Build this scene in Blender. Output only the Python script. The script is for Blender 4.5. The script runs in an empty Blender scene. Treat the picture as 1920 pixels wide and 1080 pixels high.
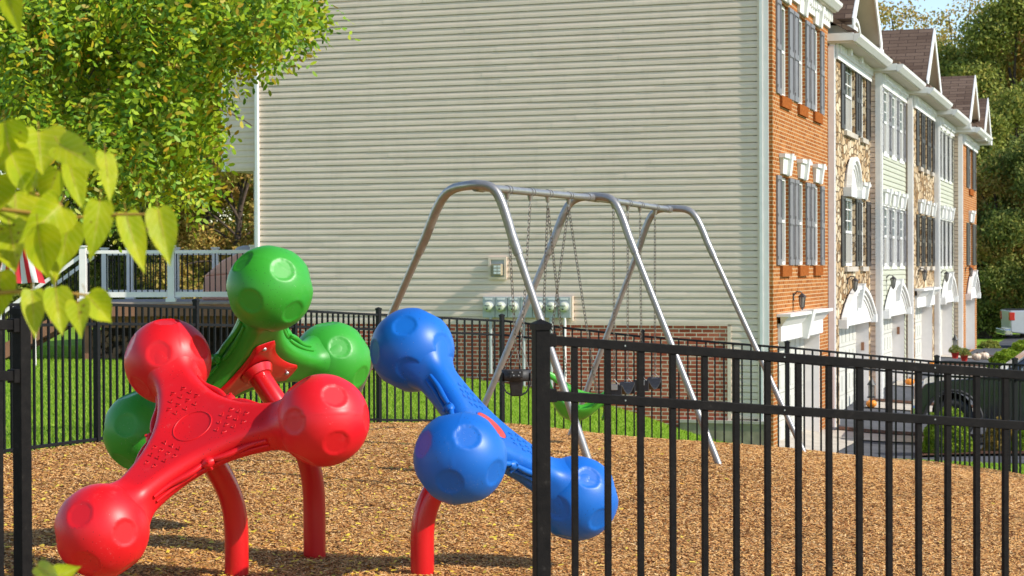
import bpy, math, random
import numpy as np
from mathutils import Vector, Matrix
random.seed(7); RNG = np.random.default_rng(7)
S = bpy.context.scene
COL = S.collection
R = math.radians
# ------------------------------------------------------------------ camera
F = 3500.0; EYE = 1.8; PITCH = 0.01086; ROLL = 0.004
cs, sn = math.cos(PITCH), math.sin(PITCH)
fw = Vector((0, cs, -sn)); r0 = Vector((1, 0, 0)); u0 = Vector((0, sn, cs))
rt = (r0*math.cos(ROLL) - u0*math.sin(ROLL)); up = (u0*math.cos(ROLL) + r0*math.sin(ROLL))
CAM = Vector((0, 0, EYE))
cd = bpy.data.cameras.new('camera'); cam = bpy.data.objects.new('camera', cd); COL.objects.link(cam)
m3 = Matrix((rt, up, -fw)).transposed(); cam.matrix_world = Matrix.Translation(CAM) @ m3.to_4x4()
cd.sensor_width = 36; cd.lens = F/1920*36; cd.clip_start = 0.05; cd.clip_end = 3000
cd.dof.use_dof = True; cd.dof.focus_distance = 11.5; cd.dof.aperture_fstop = 9.5
S.camera = cam
def ray(px, py): return fw + rt*((px-960)/F) + up*((540-py)/F)
def at(px, py, Y):
    d = ray(px, py); return CAM + d*(Y/d.y)
# ------------------------------------------------------------------ objects
ORG = {}
def tag(o, label=None, cat=None, group=None, kind=None):
    if label: o['label'] = label
    if cat: o['category'] = cat
    if group: o['group'] = group
    if kind: o['kind'] = kind
    return o
def thing(name, loc, label, cat, group=None):
    o = bpy.data.objects.new(name, None); COL.objects.link(o); o.location = loc
    o.empty_display_size = .2
    ORG[o.name] = Vector(loc); return tag(o, label, cat, group)
def fin(name, v, f, mat, parent=None, smooth=False, uv=False, keep=False):
    """link a mesh object; world coords given, stored relative to its origin"""
    v = np.asarray(v, dtype=np.float64).reshape(-1, 3)
    if parent is not None: org = np.array(ORG[parent.name])
    elif keep: org = np.zeros(3)
    else:
        lo, hi = v.min(0), v.max(0); org = np.array([(lo[0]+hi[0])/2, (lo[1]+hi[1])/2, lo[2]])
    vv = v-org
    me = bpy.data.meshes.new(name)
    if isinstance(f, np.ndarray):
        n, k = f.shape
        me.vertices.add(len(vv)); me.vertices.foreach_set('co', vv.astype(np.float32).ravel())
        me.loops.add(n*k); me.loops.foreach_set('vertex_index', f.astype(np.int32).ravel())
        me.polygons.add(n); me.polygons.foreach_set('loop_start', np.arange(0, n*k, k, dtype=np.int32))
        me.polygons.foreach_set('loop_total', np.full(n, k, dtype=np.int32))
        me.update(calc_edges=True)
    else:
        me.from_pydata([tuple(p) for p in vv], [], f); me.update()
    if uv:
        ul = me.uv_layers.new(name='UVMap').data
        for p in me.polygons:
            n = p.normal
            if abs(n.z) > .999: t = Vector((1, 0, 0)); b = Vector((0, 1, 0))
            else:
                t = Vector((0, 0, 1)).cross(n).normalized(); b = n.cross(t)
            for li in p.loop_indices:
                w = Vector(v[me.loops[li].vertex_index]); ul[li].uv = (w.dot(t), w.dot(b) if abs(n.z) > .05 else w.z)
    if smooth: me.polygons.foreach_set('use_smooth', np.ones(len(me.polygons), dtype=bool))
    me.materials.append(mat)
    o = bpy.data.objects.new(name, me); COL.objects.link(o)
    if parent is not None: o.parent = parent; ORG[o.name] = ORG[parent.name]
    else: o.location = org; ORG[o.name] = Vector(org)
    return o
class MB:
    def __init__(s): s.v = []; s.f = []
    def add(s, v, f):
        b = len(s.v); s.v += [tuple(p) for p in v]; s.f += [tuple(i+b for i in q) for q in f]; return s
    def hexa(s, p):   # 8 corner points: bottom 4 ccw, top 4
        c = sum((Vector(q) for q in p), Vector())/8
        fs = [(3,2,1,0),(4,5,6,7),(0,1,5,4),(1,2,6,5),(2,3,7,6),(3,0,4,7)]
        out = []
        for q in fs:
            a, b, d = Vector(p[q[0]]), Vector(p[q[1]]), Vector(p[q[2]])
            n = (b-a).cross(d-a)
            out.append(q if n.dot(a-c) >= 0 else q[::-1])
        return s.add(p, out)
    def box(s, lo, hi, M=None):
        M = M or (lambda a, b, c: Vector((a, b, c)))
        x0, y0, z0 = lo; x1, y1, z1 = hi
        return s.hexa([M(x0,y0,z0), M(x1,y0,z0), M(x1,y1,z0), M(x0,y1,z0), M(x0,y0,z1), M(x1,y0,z1), M(x1,y1,z1), M(x0,y1,z1)])
    def bar(s, a, b, w, h, upv=(0,0,1)):
        a, b = Vector(a), Vector(b); d = (b-a).normalized(); u = Vector(upv)
        sd = d.cross(u).normalized(); u = sd.cross(d).normalized()
        p = []
        for e in (a, b):
            p += [e - sd*w/2 - u*h/2, e + sd*w/2 - u*h/2, e + sd*w/2 + u*h/2, e - sd*w/2 + u*h/2]
        return s.hexa([p[0], p[1], p[2], p[3], p[4], p[5], p[6], p[7]])
    def tube(s, pts, r, n=10, cap=True, closed=False):
        pts = [Vector(p) for p in pts]; m = len(pts)
        rs = r if isinstance(r, (list, tuple)) else [r]*m
        b = len(s.v); prev = None
        for i, p in enumerate(pts):
            if closed: d = (pts[(i+1) % m]-pts[i-1]).normalized()
            else: d = (pts[min(i+1, m-1)]-pts[max(i-1, 0)]).normalized()
            if prev is None:
                prev = d.orthogonal().normalized()
            prev = (prev - d*prev.dot(d)).normalized(); q = d.cross(prev)
            for k in range(n):
                a = 2*math.pi*k/n; s.v.append(tuple(p + (prev*math.cos(a)+q*math.sin(a))*rs[i]))
        for i in range(m if closed else m-1):
            i2 = (i+1) % m
            for k in range(n):
                k2 = (k+1) % n; s.f.append((b+i*n+k, b+i*n+k2, b+i2*n+k2, b+i2*n+k))
        if cap and not closed:
            s.capf(b, n, True); s.capf(b+(m-1)*n, n, False)
        return s
    def capf(s, i0, n, rev):
        c = len(s.v); s.v += s.v[i0:i0+n]; q = [c+k for k in range(n)]; s.f.append(tuple(q[::-1] if rev else q))
    def lathe(s, prof, c, axis=(0,0,1), n=20):  # prof (r,h)
        ax = Vector(axis).normalized(); p = ax.orthogonal().normalized(); q = ax.cross(p); c = Vector(c)
        b = len(s.v)
        for (r, h) in prof:
            for k in range(n):
                a = 2*math.pi*k/n; s.v.append(tuple(c + ax*h + (p*math.cos(a)+q*math.sin(a))*r))
        for i in range(len(prof)-1):
            for k in range(n):
                k2 = (k+1) % n; s.f.append((b+i*n+k, b+i*n+k2, b+(i+1)*n+k2, b+(i+1)*n+k))
        s.capf(b, n, True); s.capf(b+(len(prof)-1)*n, n, False)
        return s
    def prism(s, prof, w0, w1, M):   # prof (a,b) polygon, extruded along c ; M(a,c,b)->world
        n = len(prof); b = len(s.v)
        for w in (w0, w1):
            for (a, z) in prof: s.v.append(tuple(M(a, w, z)))
        s.f.append(tuple(b+i for i in range(n))); s.f.append(tuple(b+n+i for i in reversed(range(n))))
        for i in range(n):
            j = (i+1) % n; s.f.append((b+j, b+i, b+n+i, b+n+j))
        return s
    def build(s, name, mat, parent=None, smooth=False, uv=True, bevel=0, keep=False, fixn=False):
        o = fin(name, s.v, s.f, mat, parent, smooth, uv and len(s.f) < 40000, keep)
        if fixn:
            import bmesh
            bm = bmesh.new(); bm.from_mesh(o.data); bmesh.ops.recalc_face_normals(bm, faces=bm.faces); bm.to_mesh(o.data); bm.free()
        if bevel:
            md = o.modifiers.new('b', 'BEVEL'); md.width = bevel; md.segments = 2; md.limit_method = 'ANGLE'
        return o
def bez(p0, p1, p2, p3, n=16):
    p0, p1, p2, p3 = map(Vector, (p0, p1, p2, p3)); o = []
    for i in range(n+1):
        t = i/n; o.append(p0*(1-t)**3 + p1*3*t*(1-t)**2 + p2*3*t*t*(1-t) + p3*t**3)
    return o
# ------------------------------------------------------------------ materials
class NT:
    def __init__(s, name):
        s.m = bpy.data.materials.new(name); s.m.use_nodes = True; s.t = s.m.node_tree; s.t.nodes.clear()
        s.out = s.n('ShaderNodeOutputMaterial')
    def n(s, typ, **kw):
        nd = s.t.nodes.new(typ)
        for k, v in kw.items():
            if k in ('ins',):
                for a, b in v.items(): s.set(nd, a, b)
            else: setattr(nd, k, v)
        return nd
    def set(s, nd, a, b):
        if isinstance(b, tuple) and len(b) == 2 and hasattr(b[0], 'outputs'): s.t.links.new(b[0].outputs[b[1]], nd.inputs[a])
        elif hasattr(b, 'outputs'): s.t.links.new(b.outputs[0], nd.inputs[a])
        else:
            if isinstance(b, tuple) and len(b) == 3 and nd.inputs[a].type == 'RGBA': b = (*b, 1)
            nd.inputs[a].default_value = b
    def ramp(s, fac, stops, interp='LINEAR'):
        nd = s.n('ShaderNodeValToRGB'); cr = nd.color_ramp; cr.interpolation = interp
        while len(cr.elements) < len(stops): cr.elements.new(.5)
        for e, (p, c) in zip(cr.elements, stops): e.position = p; e.color = (*c, 1)
        s.set(nd, 0, fac); return nd
    def mix(s, fac, a, b, mode='MIX'):
        nd = s.n('ShaderNodeMix', data_type='RGBA', blend_type=mode)
        s.set(nd, 0, fac); s.set(nd, 6, a); s.set(nd, 7, b); return (nd, 2)
    def noise(s, scale, detail=3, vec=None, rough=.5):
        nd = s.n('ShaderNodeTexNoise'); s.set(nd, 'Scale', scale); s.set(nd, 'Detail', detail); s.set(nd, 'Roughness', rough)
        s.set(nd, 'Vector', vec if vec is not None else s.geo()); return (nd, 0)
    def geo(s):
        if not hasattr(s, 'g'): s.g = s.n('ShaderNodeNewGeometry')
        return (s.g, 0)
    def island(s): s.geo(); return (s.g, 'Random Per Island')
    def bump(s, h, strength=.3, dist=.01):
        return s.n('ShaderNodeBump', ins={'Height': h, 'Strength': strength, 'Distance': dist})
    def pbr(s, col, rough=.6, metal=0, spec=.5, normal=None, coat=0, trans=None):
        p = s.n('ShaderNodeBsdfPrincipled')
        s.set(p, 'Base Color', col); s.set(p, 'Roughness', rough); s.set(p, 'Metallic', metal)
        s.set(p, 'Specular IOR Level', spec); s.set(p, 'Coat Weight', coat); s.set(p, 'Coat Roughness', .15)
        if normal is not None: s.set(p, 'Normal', normal)
        if trans is not None:
            t = s.n('ShaderNodeBsdfTranslucent'); s.set(t, 0, trans[0])
            mx = s.n('ShaderNodeMixShader'); s.set(mx, 0, trans[1]); s.set(mx, 1, p); s.set(mx, 2, t); p = mx
        s.t.links.new(p.outputs[0], s.out.inputs[0]); return s.m
def plain(name, col, rough=.6, metal=0, spec=.5, var=.12, scale=6, bump=0, bscale=60, coat=0):
    t = NT(name)
    nz = t.noise(scale, 4)
    c = t.ramp(nz, [(.3, tuple(x*(1-var) for x in col)), (.7, tuple(min(1, x*(1+var)) for x in col))])
    nm = t.bump(t.noise(bscale, 2), bump, .004) if bump else None
    return t.pbr(c, rough, metal, spec, nm, coat)
M = {}
M['white'] = plain('white_trim', (.76,.74,.71), .5, var=.04)
M['whitegrey'] = plain('white_vinyl', (.80,.745,.72), .5, var=.04)
M['shutter'] = plain('shutter_grey', (.17,.16,.17), .5, var=.1)
M['shutter_dark'] = plain('shutter_dark', (.035,.028,.026), .5, var=.1)
M['soffit'] = plain('soffit', (.62,.56,.45), .7, var=.04)
M['black'] = plain('black_powder_coat', (.008,.008,.009), .5, 0, .2, var=.3, scale=40, bump=.25, bscale=300)
def frontfence():
    t = NT('worn_black_rail')
    c = t.ramp(t.noise(25, 6, rough=.7), [(.35,(.006,.005,.005)), (.62,(.012,.010,.009)), (.76,(.035,.03,.027))])
    return t.pbr(c, .6, 0, .12, t.bump(t.noise(200,2), .2, .003))
M['blackworn'] = frontfence()
M['galv'] = NT('galvanised_steel'); 
def galv():
    t = M['galv']; c = t.ramp(t.noise(14, 5, rough=.7), [(.3,(.30,.28,.26)), (.6,(.37,.35,.33)), (.8,(.42,.40,.38))])
    return t.pbr(c, .36, .6, .5, t.bump(t.noise(90,2), .1, .003))
M['galv'] = galv()
M['chain'] = plain('chain_steel', (.20,.17,.14), .45, .6, var=.3, scale=40)
M['rubber'] = plain('black_rubber', (.022,.02,.02), .55, var=.3, scale=30)
def plastic(name, col, hi):
    t = NT(name)
    base = t.ramp(t.noise(3, 3), [(.3, col), (.75, hi)])
    vor = t.n('ShaderNodeTexVoronoi', ins={'Scale': 60.0, 'Vector': t.geo()})
    msk = t.n('ShaderNodeMath', operation='LESS_THAN', ins={0: (vor, 'Distance'), 1: .13})
    pm = t.n('ShaderNodeMath', operation='GREATER_THAN', ins={0: t.noise(5, 2), 1: .53})
    mk = t.n('ShaderNodeMath', operation='MULTIPLY', ins={0: msk, 1: pm})
    c = t.mix(mk, base, tuple(x*.25+.01 for x in col))
    scf = t.ramp(t.noise(7, 8, None, .8), [(.58,(0,0,0)), (.74,(.22,.22,.22))])
    c = t.mix(scf, c, tuple(min(1, x*.8+.16) for x in hi))
    v2 = t.n('ShaderNodeTexVoronoi', ins={'Scale': 85.0, 'Vector': t.geo()}); m2 = t.n('ShaderNodeMath', operation='LESS_THAN', ins={0: (v2, 'Distance'), 1: .075})
    m3 = t.n('ShaderNodeMath', operation='MULTIPLY', ins={0: m2, 1: t.n('ShaderNodeMath', operation='LESS_THAN', ins={0: t.noise(4, 2), 1: .42})})
    c = t.mix(m3, c, (.55,.52,.46))
    bmp = t.bump(t.noise(260, 2), .12, .002)
    return t.pbr(c, .42, 0, .45, bmp)
M['red'] = plastic('red_plastic', (.66,.006,.012), (.76,.010,.018))
M['blue'] = plastic('blue_plastic', (.003,.105,.46), (.005,.145,.55))
M['green'] = plastic('green_plastic', (.03,.30,.02), (.045,.36,.03))
M['redpost'] = plain('red_painted_steel', (.60,.006,.010), .28, 0, .5, var=.05, coat=.3)
M['limegreen'] = plain('lime_plastic', (.07,.38,.03), .35, var=.06)
M['bolt'] = plain('bolt_steel', (.5,.5,.5), .35, .8)
def siding(name, a, b):
    t = NT(name)
    sc = t.n('ShaderNodeMapping', ins={'Vector': t.geo(), 'Scale': (1.2, 1.2, 9.0)})
    c = t.ramp(t.noise(1.3, 5, sc, .65), [(.25, a), (.75, b)])
    sv = t.n('ShaderNodeMapping', ins={'Vector': t.geo(), 'Scale': (2.5, 2.5, .35)})
    c = t.mix(.5, c, t.ramp(t.noise(1.0, 6, sv, .7), [(.25,(.80,.80,.78)), (.5,(1,1,1)), (.8,(1.0,.98,.95))]), 'MULTIPLY')
    c = t.mix(t.ramp(t.noise(3.2, 6, None, .8), [(.66,(0,0,0)), (.78,(.25,.25,.25))]), c, (.36,.33,.25))
    return t.pbr(c, .55, 0, .4, t.bump(t.noise(25, 3, sc), .08, .004))
M['siding'] = siding('beige_siding', (.71,.55,.435), (.83,.66,.53))
M['siding_light'] = siding('pale_siding', (.43,.43,.33), (.50,.50,.39))
def brick(name, c1, c2, c3, mort, ms=.008):
    t = NT(name); uv = t.n('ShaderNodeTexCoord')
    vec = (uv, 'UV')
    b = t.n('ShaderNodeTexBrick', ins={'Vector': vec, 'Color1': (1,1,1), 'Color2': (0,0,0), 'Mortar': (.5,.5,.5), 'Scale': 1.0,
        'Mortar Size': ms, 'Mortar Smooth': .15, 'Bias': 0.0, 'Brick Width': .2032, 'Row Height': .0677})
    rnd = t.noise(2.2, 6, vec, .75)
    mixv = t.n('ShaderNodeMath', operation='MULTIPLY_ADD', ins={0: (b, 0), 1: .55, 2: 0.0})
    ad = t.n('ShaderNodeMath', operation='ADD', ins={0: mixv, 1: (rnd[0], 0)})
    md = t.n('ShaderNodeMath', operation='MULTIPLY', ins={0: ad, 1: .62})
    col = t.ramp(md, [(.2, c1), (.45, c2), (.7, c3)])
    fine = t.noise(40, 3, vec)
    col2 = t.mix(.25, col, t.ramp(fine, [(.3,(.4,.4,.4)), (.7,(1,1,1))]), 'MULTIPLY')
    c = t.mix((b, 1), col2, mort)
    inv = t.n('ShaderNodeMath', operation='SUBTRACT', ins={0: 1.0, 1: (b, 1)})
    return t.pbr(c, .9, 0, 0.0, t.bump(inv, .5, .006))
M['brick_orange'] = brick('orange_brick', (.24,.066,.018), (.35,.112,.030), (.45,.170,.050), (.50,.36,.21))
M['brick_red'] = brick('red_brick', (.26,.055,.03), (.44,.10,.058), (.56,.17,.10), (.70,.58,.45))
M['sill_brick'] = plain('brick_sill', (.29,.088,.024), .9, 0, 0, var=.25, scale=20, bump=.4)
def stone():
    t = NT('stone_veneer'); uv = t.n('ShaderNodeTexCoord')
    mp = t.n('ShaderNodeMapping', ins={'Vector': (uv, 'UV'), 'Scale': (3.6, 6.5, 1)})
    wob = t.mix(.12, mp, t.n('ShaderNodeTexNoise', ins={'Scale': 3.0, 'Vector': mp}), 'LINEAR_LIGHT')
    v1 = t.n('ShaderNodeTexVoronoi', feature='DISTANCE_TO_EDGE', ins={'Scale': 1.0, 'Vector': wob})
    v2 = t.n('ShaderNodeTexVoronoi', ins={'Scale': 1.0, 'Vector': wob})
    sep = t.n('ShaderNodeSeparateColor', ins={0: (v2, 'Color')})
    col = t.ramp(sep, [(.0,(.24,.14,.07)), (.3,(.50,.35,.20)), (.55,(.62,.47,.30)), (.8,(.72,.60,.43)), (1,(.40,.28,.17))])
    ns = t.noise(30, 4, (uv, 'UV')); col = t.mix(.4, col, t.ramp(ns, [(.3,(.55,.5,.45)), (.7,(1,1,1))]), 'MULTIPLY')
    edge = t.ramp((v1, 0), [(.02,(0,0,0)), (.09,(1,1,1))])
    c = t.mix(edge, (.16,.11,.07), col)
    return t.pbr(c, .9, 0, 0.0, t.bump(edge, .9, .03))
M['stone'] = stone()
def shingle():
    t = NT('brown_shingles'); uv = t.n('ShaderNodeTexCoord'); vec = (uv, 'UV')
    b = t.n('ShaderNodeTexBrick', ins={'Vector': vec, 'Color1': (1,1,1), 'Color2': (0,0,0), 'Mortar': (.5,.5,.5), 'Scale': 1.0,
        'Mortar Size': .010, 'Mortar Smooth': .3, 'Brick Width': .46, 'Row Height': .15})
    ad = t.n('ShaderNodeMath', operation='ADD', ins={0: (b, 0), 1: t.noise(1.5, 5, vec, .7)})
    md = t.n('ShaderNodeMath', operation='MULTIPLY', ins={0: ad, 1: .5})
    col = t.ramp(md, [(.15,(.085,.052,.036)), (.5,(.14,.092,.065)), (.85,(.19,.13,.095))])
    c = t.mix((b, 1), col, (.05,.03,.025))
    inv = t.n('ShaderNodeMath', operation='SUBTRACT', ins={0: 1.0, 1: (b, 1)})
    return t.pbr(c, .9, 0, .2, t.bump(inv, .6, .01))
M['shingle'] = shingle()
t = NT('window_glass'); c = t.ramp(t.noise(.8, 3), [(.4,(.006,.02,.012)), (.7,(.03,.09,.05))]); M['glass'] = t.pbr(c, .05, 0, .8)
M['screen'] = plain('window_screen', (.30,.28,.25), .5, var=.1)
M['garage'] = plain('garage_door_paint', (.57,.56,.50), .5, var=.05, scale=2)
M['concrete'] = plain('concrete', (.46,.40,.33), .85, var=.15, scale=3, bump=.3)
M['foundation'] = plain('foundation_block', (.30,.25,.17), .9, var=.3, scale=4, bump=.6, bscale=25)
def asphalt():
    t = NT('asphalt'); c = t.ramp(t.noise(2.5, 8, rough=.7), [(.3,(.055,.056,.062)), (.7,(.105,.105,.115))])
    return t.pbr(c, .85, 0, .3, t.bump(t.noise(150, 3), .4, .006))
M['asphalt'] = asphalt()
def soil(name, cols, sc=60):
    t = NT(name)
    v = t.n('ShaderNodeTexVoronoi', ins={'Scale': float(sc), 'Vector': t.geo()})
    sep = t.n('ShaderNodeSeparateColor', ins={0: (v, 'Color')})
    c = t.ramp(sep, [(i/(len(cols)-1), k) for i, k in enumerate(cols)])
    c2 = t.mix(.5, c, t.ramp(t.noise(.9, 5), [(.3,(.55,.55,.55)), (.7,(1.1,1.1,1.1))]), 'MULTIPLY')
    return t.pbr(c2, .95, 0, .1, t.bump((v, 0), .8, .02))
M['mulchbase'] = soil('mulch_base', [(.10,.045,.018), (.20,.10,.04), (.30,.16,.06), (.16,.07,.03)])
M['bed'] = soil('bed_mulch', [(.05,.022,.015), (.10,.05,.03), (.16,.08,.05)], 40)
def lawn():
    t = NT('lawn'); c = t.ramp(t.noise(1.6, 8, rough=.7), [(.3,(.13,.24,.015)), (.5,(.20,.34,.022)), (.72,(.28,.40,.035))])
    return t.pbr(c, .9, 0, .2, t.bump(t.noise(80, 4), .7, .03))
M['lawn'] = lawn()
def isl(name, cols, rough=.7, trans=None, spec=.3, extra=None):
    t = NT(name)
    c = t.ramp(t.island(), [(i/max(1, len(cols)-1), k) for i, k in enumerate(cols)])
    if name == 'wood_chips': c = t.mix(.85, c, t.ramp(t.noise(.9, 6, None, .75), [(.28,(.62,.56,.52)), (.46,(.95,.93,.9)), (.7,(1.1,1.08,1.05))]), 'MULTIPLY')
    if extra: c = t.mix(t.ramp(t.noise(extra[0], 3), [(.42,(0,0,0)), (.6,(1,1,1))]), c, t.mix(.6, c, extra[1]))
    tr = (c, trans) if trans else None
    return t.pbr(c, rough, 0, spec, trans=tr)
M['chips'] = isl('wood_chips', [(.16,.055,.018), (.38,.155,.05), (.57,.265,.085), (.68,.355,.115), (.76,.435,.155), (.70,.37,.13), (.88,.60,.30), (.48,.195,.066), (.66,.33,.10), (.84,.52,.20)], .9, spec=.15)
M['locust_shade_tint'] = isl('shade_tinted_locust_leaves', [(.014,.032,.004), (.022,.05,.005), (.035,.07,.006), (.02,.04,.005)], .7, .05, .2)  # darker copy of the locust leaves, shade of the hollows put into the colour
M['fallen'] = isl('fallen_leaves', [(.80,.58,.04), (.85,.66,.10), (.62,.50,.06), (.75,.38,.05), (.50,.22,.05)], .7, .2)
M['grass'] = isl('grass_blades', [(.15,.28,.012), (.22,.38,.018), (.30,.46,.03), (.38,.46,.06)], .6, .35)
M['locust'] = isl('locust_leaves', [(.05,.13,.006), (.09,.20,.008), (.15,.29,.010), (.24,.38,.012), (.38,.46,.018), (.10,.22,.010), (.15,.30,.010), (.34,.45,.012), (.44,.48,.014), (.23,.38,.010), (.52,.30,.02), (.09,.20,.008), (.38,.48,.014), (.19,.34,.008)], .5, .22, .3)
M['redbud'] = NT('near_leaf')
def nearleaf():
    t = M['redbud']
    tc = t.n('ShaderNodeTexCoord')
    c = t.ramp(t.island(), [(0,(.58,.56,.010)), (.4,(.68,.62,.012)), (.75,(.42,.50,.012)), (1,(.76,.60,.012))])
    c = t.mix(t.ramp(t.noise(28, 3), [(.35,(0,0,0)), (.65,(1,1,1))]), c, t.mix(.55, c, (.30,.44,.01)))
    sp = t.n('ShaderNodeSeparateXYZ', ins={0: (tc, 'UV')})
    ab = t.n('ShaderNodeMath', operation='ABSOLUTE', ins={0: (sp, 0)})
    mr = t.n('ShaderNodeMath', operation='LESS_THAN', ins={0: ab, 1: .035})
    ph = t.n('ShaderNodeMath', operation='MULTIPLY_ADD', ins={0: ab, 1: -.32, 2: (sp, 1)})
    fr = t.n('ShaderNodeMath', operation='FRACT', ins={0: t.n('ShaderNodeMath', operation='MULTIPLY', ins={0: ph, 1: 6.5})})
    sv = t.n('ShaderNodeMath', operation='LESS_THAN', ins={0: fr, 1: .10})
    vv = t.n('ShaderNodeMath', operation='MAXIMUM', ins={0: mr, 1: t.n('ShaderNodeMath', operation='MULTIPLY', ins={0: sv, 1: .6})})
    c = t.mix(t.n('ShaderNodeMath', operation='MULTIPLY', ins={0: vv, 1: .55}), c, (.86,.80,.20))
    vo = t.n('ShaderNodeTexVoronoi', ins={'Scale': 55.0, 'Vector': t.geo()})
    sm = t.n('ShaderNodeMath', operation='MULTIPLY', ins={0: t.n('ShaderNodeMath', operation='LESS_THAN', ins={0: (vo, 'Distance'), 1: .16}), 1: t.n('ShaderNodeMath', operation='GREATER_THAN', ins={0: t.noise(12, 2), 1: .58})})
    c = t.mix(sm, c, (.22,.13,.02))
    return t.pbr(c, .5, 0, .3, t.bump(t.noise(45, 3), .3, .01), trans=((c[0], c[1]), .5))
M['redbud'] = nearleaf()
M['far1'] = isl('far_leaves_green', [(.14,.18,.034), (.24,.28,.05), (.34,.36,.065), (.44,.38,.085)], .7, .35)
M['far2'] = isl('far_leaves_yellow', [(.24,.24,.055), (.38,.33,.07), (.50,.38,.085), (.55,.34,.09), (.42,.28,.085)], .7, .35)
M['far3'] = isl('far_leaves_dark', [(.10,.14,.03), (.17,.21,.042), (.24,.27,.055), (.34,.31,.07)], .7, .35)
M['bush'] = isl('bush_leaves', [(.12,.22,.012), (.22,.33,.02), (.34,.42,.03)], .6, .3)
M['bushorange'] = isl('bush_orange', [(.25,.20,.03), (.42,.26,.05), (.45,.33,.06)], .6, .3)
M['bark'] = plain('bark', (.075,.052,.038), .95, var=.4, scale=9, bump=.8, bscale=18)
M['twig'] = plain('twig', (.36,.20,.03), .7, var=.2)
M['deckwood'] = plain('deck_wood', (.26,.12,.065), .8, var=.2, scale=3)
M['deckfloor'] = plain('deck_floor', (.34,.27,.23), .8, var=.1, scale=3)
M['log'] = isl('log_ends', [(.30,.18,.10), (.42,.28,.16), (.18,.10,.06)], .9)
M['carblack'] = plain('car_paint_black', (.010,.012,.020), .2, 0, .6, var=.1, coat=.9)
M['carsilver'] = plain('car_paint_silver', (.55,.56,.58), .3, .4, .6, var=.04, coat=.6)
M['tyre'] = plain('tyre', (.016,.016,.016), .8, var=.2)
M['chrome'] = plain('chrome', (.7,.7,.7), .15, .9, var=.03)
M['headlamp'] = plain('headlamp', (.55,.55,.55), .1, .2, .8, var=.05)
M['taillight'] = plain('taillight', (.55,.01,.01), .15, 0, .7, var=.05)
M['amber'] = plain('amber_lens', (.8,.22,.02), .2, 0, .7, var=.05)
M['carglass'] = plain('car_glass', (.22,.27,.29), .06, 0, .8, var=.05)
M['meterbox'] = plain('meter_box_grey', (.40,.42,.41), .5, .1, var=.08)
M['meterface'] = plain('meter_face', (.55,.56,.44), .25, var=.05)
M['darkslot'] = plain('dark_plastic', (.02,.02,.02), .5)
M['orange'] = plain('pumpkin_orange', (.75,.24,.015), .5, var=.12, scale=12)
M['palepumpkin'] = plain('pale_pumpkin', (.72,.55,.42), .5, var=.1)
M['redpot'] = plain('red_pot', (.55,.03,.02), .5)
M['cover'] = plain('brown_cover', (.78,.42,.29), .8, var=.08, scale=2)
M['greycover'] = plain('grey_cover', (.42,.40,.37), .8, var=.08, scale=2)
def flagmat():
    t = NT('striped_flag'); tc = t.n('ShaderNodeTexCoord'); sp = t.n('ShaderNodeSeparateXYZ', ins={0: (tc, 'UV')})
    ml = t.n('ShaderNodeMath', operation='MULTIPLY', ins={0: (sp, 1), 1: 6.5})
    fr = t.n('ShaderNodeMath', operation='FRACT', ins={0: ml})
    st = t.n('ShaderNodeMath', operation='LESS_THAN', ins={0: fr, 1: .5})
    c = t.mix(st, (.78,.76,.76), (.60,.012,.025))
    a = t.n('ShaderNodeMath', operation='LESS_THAN', ins={0: (sp, 0), 1: .4})
    b = t.n('ShaderNodeMath', operation='GREATER_THAN', ins={0: (sp, 1), 1: .4615})
    ab = t.n('ShaderNodeMath', operation='MULTIPLY', ins={0: a, 1: b})
    c = t.mix(ab, c, (.02,.03,.16))
    return t.pbr(c, .7, trans=(c, .3))
M['flag'] = flagmat()
# ------------------------------------------------------------------ light, sky
SUN = Vector((.74, -.345, .59)).normalized()
w = bpy.data.worlds.new('World'); S.world = w; w.use_nodes = True
nt = w.node_tree; nt.nodes.clear()
tint = nt.nodes.new('ShaderNodeMix'); tint.data_type = 'RGBA'; tint.blend_type = 'MULTIPLY'; tint.inputs[0].default_value = 1; tint.inputs[7].default_value = (1.07, .98, .93, 1)
sky = nt.nodes.new('ShaderNodeTexSky'); sky.sky_type = 'NISHITA'; sky.sun_disc = False
sky.sun_elevation = math.asin(SUN.z); sky.sun_rotation = math.atan2(SUN.x, SUN.y)
sky.air_density = 1.0; sky.dust_density = .1; sky.ozone_density = 3.0
bg = nt.nodes.new('ShaderNodeBackground'); bg.inputs[1].default_value = .128
wo = nt.nodes.new('ShaderNodeOutputWorld'); nt.links.new(sky.outputs[0], tint.inputs[6]); nt.links.new(tint.outputs[2], bg.inputs[0]); nt.links.new(bg.outputs[0], wo.inputs[0])
ld = bpy.data.lights.new('sun', 'SUN'); ld.energy = 3.05; ld.angle = R(.53); ld.color = (1, .95, .84)
lo = bpy.data.objects.new('sun', ld); COL.objects.link(lo); lo.rotation_euler = SUN.to_track_quat('Z', 'Y').to_euler(); lo.location = (20, -10, 30)
S.view_settings.view_transform = 'Standard'; S.view_settings.look = 'None'; S.view_settings.gamma = 1; S.view_settings.exposure = .87
# ------------------------------------------------------------------ house row frame
D = Vector((.3173, .9483, 0)); N = Vector((.9483, -.3173, 0)); CORN = Vector((4.32, 31.4, 0))
def H(u, o, z): return CORN + D*u + N*o + Vector((0, 0, z))       # o>0 out to the street, o<0 along the end wall
def uof(px, o=0):
    r = (px-960)/F; c = CORN + N*o
    return (r*c.y - c.x)/(D.x - r*D.y)
def zof(py, u, o=0):
    p = H(u, o, 0); return at(960+F*p.x/p.y, py, p.y).z
def wallpt(px, py, out=0.0):                                         # point on the end wall plane
    d = ray(px, py); n = -D; p0 = CORN + n*out
    t = (p0-CAM).dot(n)/d.dot(n); return CAM + d*t
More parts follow.
